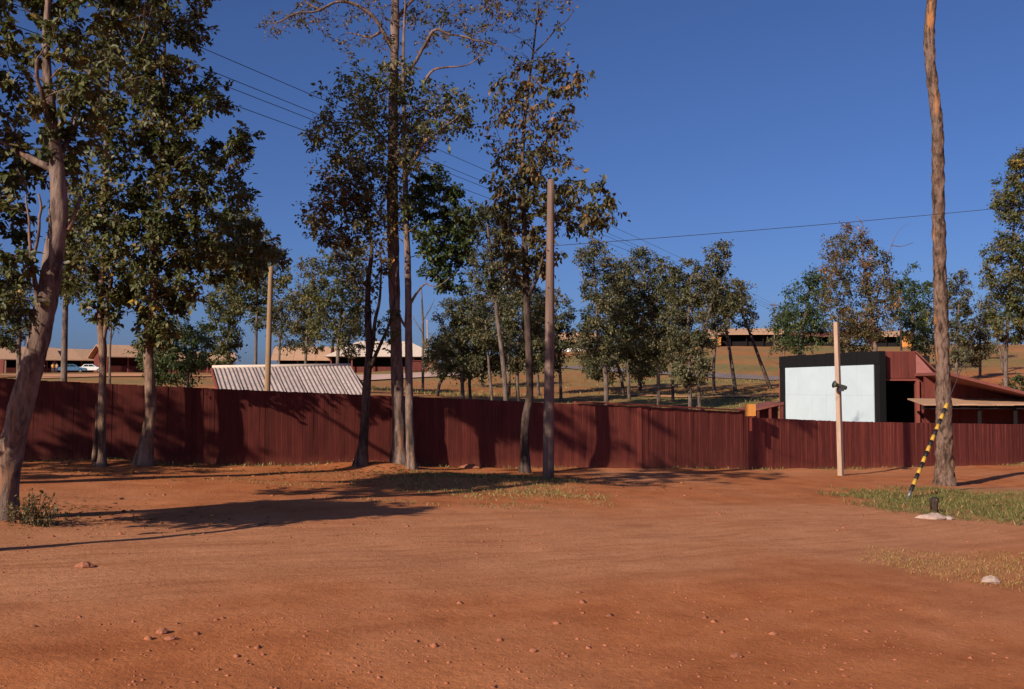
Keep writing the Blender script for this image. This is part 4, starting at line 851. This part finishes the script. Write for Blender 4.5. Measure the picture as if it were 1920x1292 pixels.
# ---------------------------------------------------------------- far buildings on the hill
def house(name, label, u, v, Y, L, W, eave, ridge, theta, wall='siding', roof='roof_tan', over=1.0, opening=True, hip=False, seed=1, base_z=None):
    p = at(u, v, Y); bz = tz(p.x, p.y)-.3 if base_z is None else base_z; p = Vector((p.x, p.y, bz))
    root = thing(name, label, 'building', p, 'far buildings on the hill')
    ex = Vector((math.cos(theta), math.sin(theta), 0)); ey = Vector((-math.sin(theta), math.cos(theta), 0)); R_ = Matrix.Rotation(theta, 3, 'Z')
    def P(x, y, z): return p+ex*x+ey*y+Vector((0, 0, z))
    H = W/2
    mb = MB(); mb.prism([P(0, H*.2, 0), P(0, H*2, 0), P(0, H*2, eave), P(0, H, ridge-.15), P(0, H*.2, eave*.98)], ex*.2); mb.build('gable_wall', M[wall], root)
    mb = MB(); mb.prism([P(L-.2, 0, 0), P(L-.2, H*2, 0), P(L-.2, H*2, eave), P(L-.2, H, ridge-.15), P(L-.2, 0, eave)], ex*.2); mb.build('gable_wall', M[wall], root)
    mb = MB(); mb.prism([P(.2, H*.9, 0), P(L-.2, H*.9, 0), P(L-.2, H*.9, eave+.6), P(.2, H*.9, eave+.6)], ey*.15); mb.build('wall', M['void' if opening else wall], root)
    mb = MB(); mb.prism([P(.2, H*.15, 0), P(L-.2, H*.15, 0), P(L-.2, H*.15, eave*.42), P(.2, H*.15, eave*.42)], ey*.12); mb.build('low_wall', M['void' if seed >= 13 else wall], root)  # hilltop buildings: shade under the roof painted into the low wall
    k = (ridge-eave)/H; hz = ridge-k*(H+over); hip_in = H*.9 if hip else 0
    nn = max(3, int(L/3.2))
    if hip:
        mb = MB(); r0, r1 = P(hip_in, H, ridge), P(L-hip_in, H, ridge); c0, c1, c2, c3 = P(-over, -over, hz), P(L+over, -over, hz), P(L+over, W+over, hz), P(-over, W+over, hz)
        mb.add([c0, c1, c2, c3, r0, r1], [(0, 1, 5, 4), (1, 2, 5), (2, 3, 4, 5), (3, 0, 4), (3, 2, 1, 0)]); mb.build('roof', M[roof], root)
    else:
        for i in range(nn):
            xa = -over+(L+2*over)*i/nn; xb = -over+(L+2*over)*(i+1)/nn-.04
            mb = MB(); mb.prism([P(xa, -over, hz), P(xb, -over, hz), P(xb, H, ridge), P(xa, H, ridge)], (0, 0, -.16)); mb.build('roof_sheet', M[roof], root)
        mb = MB(); mb.prism([P(-over, H+.02, ridge), P(L+over, H+.02, ridge), P(L+over, W+over, hz), P(-over, W+over, hz)], (0, 0, -.16)); mb.build('back_roof', M[roof], root)
    for i in range(nn+1):
        mb = MB(); mb.box(P(.2+(L-.4)*i/nn, .15, eave/2), (.2, .2, eave-.05), theta); mb.build('post', M['void' if seed >= 13 else 'siding_lit' if seed % 2 else 'post_pale'], root)  # hilltop posts take the same painted shade, the others their own colour
    return root
TH_ = math.radians(40)
house('open_sided_house', 'tan-roofed open-sided building behind the parked cars at left', 86, 700, 190, 13, 11, 3.3, 5.3, TH_, seed=1)
house('gabled_house', 'gabled red-brown building with lit end wall, right of the open-sided one', 204, 697, 188, 14, 9, 3.7, 5.7, TH_, seed=3, opening=False)
house('post_house', 'building with a whitish corner post at the extreme left edge', 8, 702, 185, 9, 8, 3.6, 5.6, TH_, seed=2)
house('shaded_house', 'dark red building mostly hidden behind the dense leafy crown', 300, 696, 175, 12, 8, 2.9, 4.2, math.radians(20), seed=5, opening=False)
house('long_house', 'long low tan-roofed building behind the trees above the grey roof', 520, 698, 170, 13, 9, 3.3, 5.3, math.radians(8), seed=7)
house('hip_roofed_house', 'wide pale hip-roofed building seen behind the tallest trunk', 618, 695, 165, 17.5, 10, 3.6, 6.0, math.radians(6), roof='roof_pale', hip=True, over=.9, seed=9)
house('white_house', 'small whitish building far behind the right side of the utility pole', 1052, 660, 215, 7, 8, 3.2, 5.0, math.radians(-10), wall='cloth_white', seed=11, opening=False)
house('hilltop_shed', 'dark open-fronted shed with pale flat roof on the hilltop behind the leaning thin trees', 1337, 650, 225, 15, 9, 3.4, 4.6, math.radians(-5), seed=13, over=1.4)
house('lean_to', 'lower dark roofed lean-to at the left of the hilltop shed', 1288, 652, 222, 6, 7, 2.4, 3.4, math.radians(-5), seed=15)
house('hilltop_house', 'dark building on the hilltop behind the half-bare tree', 1640, 645, 215, 7, 8, 2.9, 4.0, math.radians(-12), seed=17)
house('far_hilltop_house', 'red-roofed building on the hilltop behind the dark green trees, above the white screen', 1460, 650, 228, 16, 8, 2.8, 3.8, math.radians(-8), seed=19, roof='roof_red')
q = at(1345, 645, 214); zq = tz(q.x, q.y); mb = MB(); mb.box((q.x, q.y, zq+1.1), (1.2, 1.0, 1.5), .2); mb.box((q.x, q.y, zq+1.95), (1.4, 1.2, .2), .2)
tag(mb.build('orange_hut', M['orange'], None), 'tiny orange hut standing in front of the hilltop shed', 'hut')
q = at(1703, 640, 205); zq = tz(q.x, q.y); mb = MB(); mb.box((q.x, q.y, zq+1.2), (2.6, 1.5, 2.4), .2); mb.box((q.x, q.y, zq+2.5), (3.0, 1.9, .2), .2)
tag(mb.build('orange_hut', M['orange'], None), 'orange hut on the hilltop left of the tall bare trunk', 'hut')
q = at(795, 690, 150); zq = tz(q.x, q.y); mb = MB(); mb.box((q.x, q.y, zq+.7), (4.2, 2.0, 1.5), .1); mb.box((q.x, q.y, zq+1.5), (4.5, 2.3, .12), .1)
tag(mb.build('red_box_hut', M['siding'], None), 'low dark red box hut at the right end of the hip-roofed building', 'hut')
pole('white_pole', 'thin white pole on the hill behind the red fascia of the theatre', (1692, 668), (1688, 606), 4, 3.2, 110, M['post_pale'])
pole('far_pole', 'short pale pole behind the hip-roofed building', (803, 690), (801, 600), 3, 2.5, 200, M['post_pale'])
# radio mast
mt = thing('radio_mast', 'red and white lattice radio mast seen through the treetops left of the utility pole', 'mast', (at(948, 640, 400).x, 400, tz(0, 400)))
bz = tz(0, 400); tp = at(948, 452, 400).z; nseg = 9; xm = mt.location.x
for i in range(nseg):
    z0 = bz+(tp-bz)*i/nseg; z1 = bz+(tp-bz)*(i+1)/nseg; w0 = 1.5-1.1*i/nseg; w1 = 1.5-1.1*(i+1)/nseg; mb = MB()
    for sx, sy in ((-1, -1), (1, -1), (1, 1), (-1, 1)):
        mb.tube([(xm+sx*w0, 400+sy*w0, z0), (xm+sx*w1, 400+sy*w1, z1)], [.2, .2], 4)
    for k in range(5):
        f0 = k/5; f1 = (k+1)/5; za = z0+(z1-z0)*f0; zb = z0+(z1-z0)*f1; wa = w0+(w1-w0)*f0; wb = w0+(w1-w0)*f1; sg = 1 if k % 2 else -1
        for yy in (-1, 1): mb.tube([(xm-sg*wa, 400+yy*wa, za), (xm+sg*wb, 400+yy*wb, zb)], [.12, .12], 4)
    mb.build('mast_section', M['mast_red'] if (nseg-i) % 2 else M['mast_white'], mt)

# ---------------------------------------------------------------- cars and people far off
def car(label, u, v, Y, rz, paint):
    p = at(u, v, Y); p.z = tz(p.x, p.y)+.12; root = thing('parked_car', label, 'car', p, 'cars parked by the left buildings'); R_ = Matrix.Rotation(rz, 3, 'Z')
    def P(x, y, z): return p+R_ @ Vector((x, y, z))
    prof = [(-2.2, .35), (-2.2, .82), (-1.9, .92), (-1.35, .95), (1.0, .93), (2.0, .80), (2.2, .62), (2.2, .35)]
    mb = MB(); mb.prism([P(x, -.82, z) for x, z in prof], P(0, .82, 0)-P(0, -.82, 0)); mb.build('body', M[paint], root)
    mb = MB(); mb.prism([P(x, -.70, z) for x, z in [(-1.6, .95), (-1.15, 1.40), (.25, 1.42), (.95, .94)]], P(0, .70, 0)-P(0, -.70, 0)); cab = mb.build('cabin', M[paint], root)
    for s in (-1, 1):
        mb = MB(); mb.prism([P(x, s*.705, z) for x, z in [(-1.35, 1.0), (-1.05, 1.33), (-.45, 1.34), (-.45, 1.0)]], P(0, s*.715, 0)-P(0, s*.705, 0)); mb.build('window', M['glass'], root)
        mb = MB(); mb.prism([P(x, s*.705, z) for x, z in [(-.38, 1.0), (-.38, 1.34), (.18, 1.34), (.68, 1.0)]], P(0, s*.715, 0)-P(0, s*.705, 0)); mb.build('window', M['glass'], root)
        for x in (-1.35, 1.35):
            mb = MB(); mb.tube([P(x, s*.70, .33), P(x, s*.86, .33)], [.33, .33], 14); w = mb.build('wheel', M['rubber'], root); mb = MB(); mb.tube([P(x, s*.86, .33), P(x, s*.875, .33)], [.19, .19], 10); mb.build('hub', M['grey_metal'], w)
    for s in (-.55, .55):
        mb = MB(); mb.tube([P(2.19, s, .66), P(2.23, s, .66)], [.1, .1], 8); mb.build('headlight', M['cloth_white'], root)
    return root
car('blue car parked behind the fence at left', 136, 698, 170, .25, 'car_blue')
car('white car parked right of the blue one', 172, 699, 176, .15, 'car_white')
car('dark car standing under the long low building above the grey roof', 575, 699, 160, .1, 'glass')
def person(label, u, v, Y, shirt, face=0.0):
    p = at(u, v, Y); p.z = tz(p.x, p.y)+.12; root = thing('person', label, 'person', p)
    J = [(0, 0, .98), (0, 0, 1.2), (0, 0, 1.42), (0, 0, 1.52), (0, .02, 1.62), (0, .01, 1.72), (-.20, 0, 1.40), (-.25, .02, 1.12), (-.24, -.08, .86), (.20, 0, 1.40), (.25, .02, 1.12), (.24, -.06, .86), (-.10, 0, .92), (-.12, -.03, .50), (-.12, .03, .06), (-.13, -.12, .04), (.10, 0, .92), (.13, .02, .50), (.13, .06, .06), (.14, -.09, .04)]
    E = [(0,1),(1,2),(2,3),(3,4),(4,5),(2,6),(6,7),(7,8),(2,9),(9,10),(10,11),(0,12),(12,13),(13,14),(14,15),(0,16),(16,17),(17,18),(18,19)]
    Rd = [.15,.14,.15,.055,.10,.08,.065,.05,.035,.065,.05,.035,.095,.065,.045,.04,.095,.065,.045,.04]
    R_ = Matrix.Rotation(face, 3, 'Z')
    me = bpy.data.meshes.new('body'); me.from_pydata([tuple(R_ @ Vector(j)) for j in J], E, []); o = link('body', me, M['skin'], root)
    m = o.modifiers.new('skin', 'SKIN'); sv = me.skin_vertices
    sv = me.skin_vertices[0].data if len(me.skin_vertices) else None
    if sv is None: return root
    for i, r in enumerate(Rd): sv[i].radius = (r, r*.8)
    sv[0].use_root = True; o.modifiers.new('sub', 'SUBSURF').levels = 1; o.modifiers['sub'].render_levels = 1
    def tubep(name, pts, r, mt, ell=.8):
        mb = MB(); n = 10; vs = []
        for (q, rr) in zip(pts, r):
            for k in range(n):
                a = 2*math.pi*k/n; vs.append(p+R_ @ Vector((q[0]+math.cos(a)*rr, q[1]+math.sin(a)*rr*ell, q[2])))
        mb.add(vs, [(i*n+k, i*n+(k+1) % n, (i+1)*n+(k+1) % n, (i+1)*n+k) for i in range(len(pts)-1) for k in range(n)]); return mb.build(name, mt, root, True)
    tubep('shirt', [(0, 0, .92), (0, 0, 1.1), (0, 0, 1.3), (0, 0, 1.43), (0, 0, 1.49)], [.19, .18, .21, .18, .08], shirt)
    for s in (-1, 1):
        tubep('sleeve', [(s*.255, .02, 1.13), (s*.235, .01, 1.28), (s*.19, 0, 1.42)], [.07, .08, .09], shirt)
        tubep('trouser_leg', [(s*.125, .03, .08), (s*.125, 0, .5), (s*.10, 0, .96)], [.075, .09, .125], M['cloth_dark'])
    tubep('hair', [(0, .04, 1.62), (0, .04, 1.70), (0, .02, 1.775), (0, .02, 1.80)], [.105, .11, .075, .01], M['rubber'], 1.0)
    return root
person('person in a white shirt standing behind the fence right of the leaning trunk', 80, 705, 176, M['cloth_white'])
person('person in an orange shirt standing right of the one in white', 99, 705, 177, M['cloth_orange'], .4)
person('person in pale clothing standing right beside the one in orange', 106, 705, 178, M['post_pale'], -.4)

# ---------------------------------------------------------------- ground cover: grass, bush, litter, gravel
def blades(name, label, pts, h, mat, lean=.35, width=.02, cat='grass', tone=0.0):
    P = np.array(pts); k = len(P); g = np.random.default_rng(len(P))
    ax = g.normal(size=(k, 3))*lean + np.array([0, 0, 1.0]); nr = g.normal(size=(k, 3)); sz = h*g.uniform(.45, 1.25, k)
    o = leaves_mesh(name, P, ax, nr, sz, width/h, np.clip(g.normal(.45+tone, .25, k), 0, 1), mat, None, fold=.05)
    return tag(o, label, cat, kind='stuff')
def scatter(n, fx, g):
    out = []
    while len(out) < n:
        x, y, dens = fx(g, n)
        keep = g.random(len(x)) < dens; x = x[keep]; y = y[keep]; z = terrain(x, y)-.01
        out += list(zip(x, y, z))
    return out[:n]
def ell(cx, cy, rx, ry, sc=1.2, seed=0, rot=0.0):
    def f(g, n):
        a = g.uniform(-1, 1, n); b = g.uniform(-1, 1, n); c, s = math.cos(rot), math.sin(rot)
        x = cx+rx*a*c-ry*b*s; y = cy+rx*a*s+ry*b*c
        e = 1-(a*a+b*b)+.75*fbm(x*sc, y*sc, seed, 3); return x, y, np.clip(e*1.3, 0, 1)
    return f
g = np.random.default_rng(3)
def ell_px(u0, u1, v0, v1):
    l = ground(u0, (v0+v1)/2); r = ground(u1, (v0+v1)/2); t = ground((u0+u1)/2, v0); b = ground((u0+u1)/2, v1)
    return (l.x+r.x)/2, (t.y+b.y)/2, abs(r.x-l.x)/2, abs(t.y-b.y)/2
e1 = ell_px(1605, 2100, 918, 984)
blades('grass', 'green and straw-coloured grass patch round the foot of the bare trunk', scatter(15000, ell(*e1, 1.0, 1), g), .11, M['grass_green'], .75, .014, tone=.0)
e2 = ell_px(1665, 2170, 1038, 1120)
blades('grass', 'low dry yellow grass patch at the right edge', scatter(7000, ell(*e2, .9, 2), g), .05, M['grass_dry'], .7, .010)
e3 = ell_px(640, 1140, 886, 938)
blades('grass', 'thin shaded grass round the foot of the utility pole', scatter(6500, ell(*e3, 1.4, 3), g), .07, M['grass_green'], .8, .013, tone=.2)
def along(g, n):
    s = g.uniform(0, 1, n); x = -12+34*s; y = np.interp(x, FX, FY)-np.abs(g.normal(.12, .16, n)); return x, y, np.clip(.25+1.6*fbm(x*.5, y*.5, 41, 3), 0, 1)
blades('grass', 'sparse weeds growing along the foot of the fences', scatter(1500, along, g), .10, M['grass_green'], .6, .016, tone=.2)
def patchy(g, n):
    x = g.uniform(-11, 2, n); y = g.uniform(17.5, 25, n); y = np.minimum(y, np.interp(x, FX, FY)-.2); return x, y, np.clip(-.25+1.7*fbm(x*.45, y*.9, 55, 3), 0, 1)
blades('grass', 'short thin grass tufts on the bare earth left of the utility pole', scatter(4200, patchy, g), .055, M['grass_green'], .9, .012, tone=.2)
def hill_gr(g, n):
    x = g.uniform(-12, 34, n); y = g.uniform(44, 100, n); return x, y, np.clip(.2+1.5*fbm(x*.12, y*.2, 61, 3), 0, 1)
blades('grass', 'rough dry grass on the slope behind the fence', scatter(14000, hill_gr, g), .20, M['grass_green'], .7, .05, tone=.2)
# bush at the foot of the leaning tree
b0 = ground(68, 985); bush = thing('bush', 'scrubby half-dry bush at the foot of the leaning tree', 'bush', b0)
st = MB(); cen = []; Rb = random.Random(9)
for k in range(46):
    a = Rb.uniform(0, 6.28); rr = Rb.uniform(0, .28); h = Rb.uniform(.12, .46)*(1.15-rr*1.6); s0 = b0+Vector((math.cos(a)*rr*1.3, math.sin(a)*rr*.8, -.03)); s0.z = tz(s0.x, s0.y)-.02
    e = s0+Vector((math.cos(a)*h*.4*Rb.random(), math.sin(a)*h*.4*Rb.random(), h)); st.tube([s0, (s0+e)/2+Vector((Rb.uniform(-.03, .03), 0, 0)), e], [.006, .005, .003], 4, cap=False)
    for j in range(16): cen.append(np.array(s0.lerp(e, Rb.uniform(.1, 1.05))) + np.array([Rb.gauss(0, .035) for _ in range(3)]))
st.build('stems', M['bark_dark'], bush); cen = np.array(cen); gb = np.random.default_rng(4); k = len(cen)
leaves_mesh('foliage', cen, gb.normal(size=(k, 3))+np.array([0, 0, .3]), gb.normal(size=(k, 3))+np.array([0, 0, 1]), .06*gb.uniform(.5, 1.3, k), .45, np.clip(gb.normal(.5, .25, k), 0, 1), M['leaf_brown'], bush)['kind'] = 'stuff'
# fallen leaves
def litter(g, n):
    w = g.integers(0, 4, n); cx = np.array([-7., -8.6, -3.0, .4])[w]; cy = np.array([14.5, 20.9, 23.3, 23.8])[w]; x = cx+g.normal(0, 1.6, n); y = cy+g.normal(0, .8, n); return x, np.minimum(y, np.interp(x, FX, FY)-.15), np.ones(n)
P = np.array(scatter(1500, litter, g)); P[:, 2] += .02; k = len(P)
tag(leaves_mesh('fallen_leaves', P, g.normal(size=(k, 3))*np.array([1, 1, .15]), g.normal(size=(k, 3))*.3+np.array([0, 0, 1]), .085*g.uniform(.5, 1.2, k), .5, np.clip(g.normal(.75, .2, k), 0, 1), M['leaf_brown'], None), 'dry brown leaves scattered under the trees by the fence', 'leaves', kind='stuff')
# gravel: small stones strewn over the dirt
def gravel():
    g = np.random.default_rng(12); n = 14000
    x = g.uniform(-11, 13, n*3); y = 6.0+20*g.random(n*3)**1.7
    dns = np.clip(.35+1.3*fbm(x*.5, y*.5, 71, 3)+.35*np.exp(-((x-.5)/2.5)**2-((y-7.5)/1.6)**2), .03, 1); keep = g.random(n*3) < dns; x = x[keep][:n]; y = y[keep][:n]; n = len(x)
    z = terrain(x, y); s = np.clip(g.lognormal(math.log(.0078), .62, n), .004, .05)
    base = np.array([(1,0,0),(-.5,.87,0),(-.5,-.87,0),(.6,.6,.65),(-.8,.1,.6),(.2,-.7,.7),(0,0,.95)])
    tri = np.array([(0,1,3),(1,4,3),(1,2,4),(2,5,4),(2,0,5),(0,3,5),(3,4,6),(4,5,6),(5,3,6)])
    B = base[None]*g.uniform(.65, 1.25, (n, 7, 3)); th = g.uniform(0, 6.28, n); c, s_ = np.cos(th)[:, None], np.sin(th)[:, None]
    V = np.stack([B[..., 0]*c-B[..., 1]*s_, B[..., 0]*s_+B[..., 1]*c, B[..., 2]*.8-.22], -1)*s[:, None, None] + np.stack([x, y, z], -1)[:, None]
    q = (np.arange(n)[:, None, None]*7+tri[None]).reshape(-1, 3)
    me = bpy.data.meshes.new('gravel'); me.vertices.add(n*7); me.vertices.foreach_set('co', V.ravel()); me.loops.add(q.size); me.loops.foreach_set('vertex_index', q.ravel().astype(np.int32))
    me.polygons.add(len(q)); me.polygons.foreach_set('loop_start', np.arange(0, q.size, 3, dtype=np.int32)); me.update()
    tag(link('gravel', me, M['gravel']), 'small reddish stones strewn over the dirt', 'gravel', kind='stuff')
gravel()
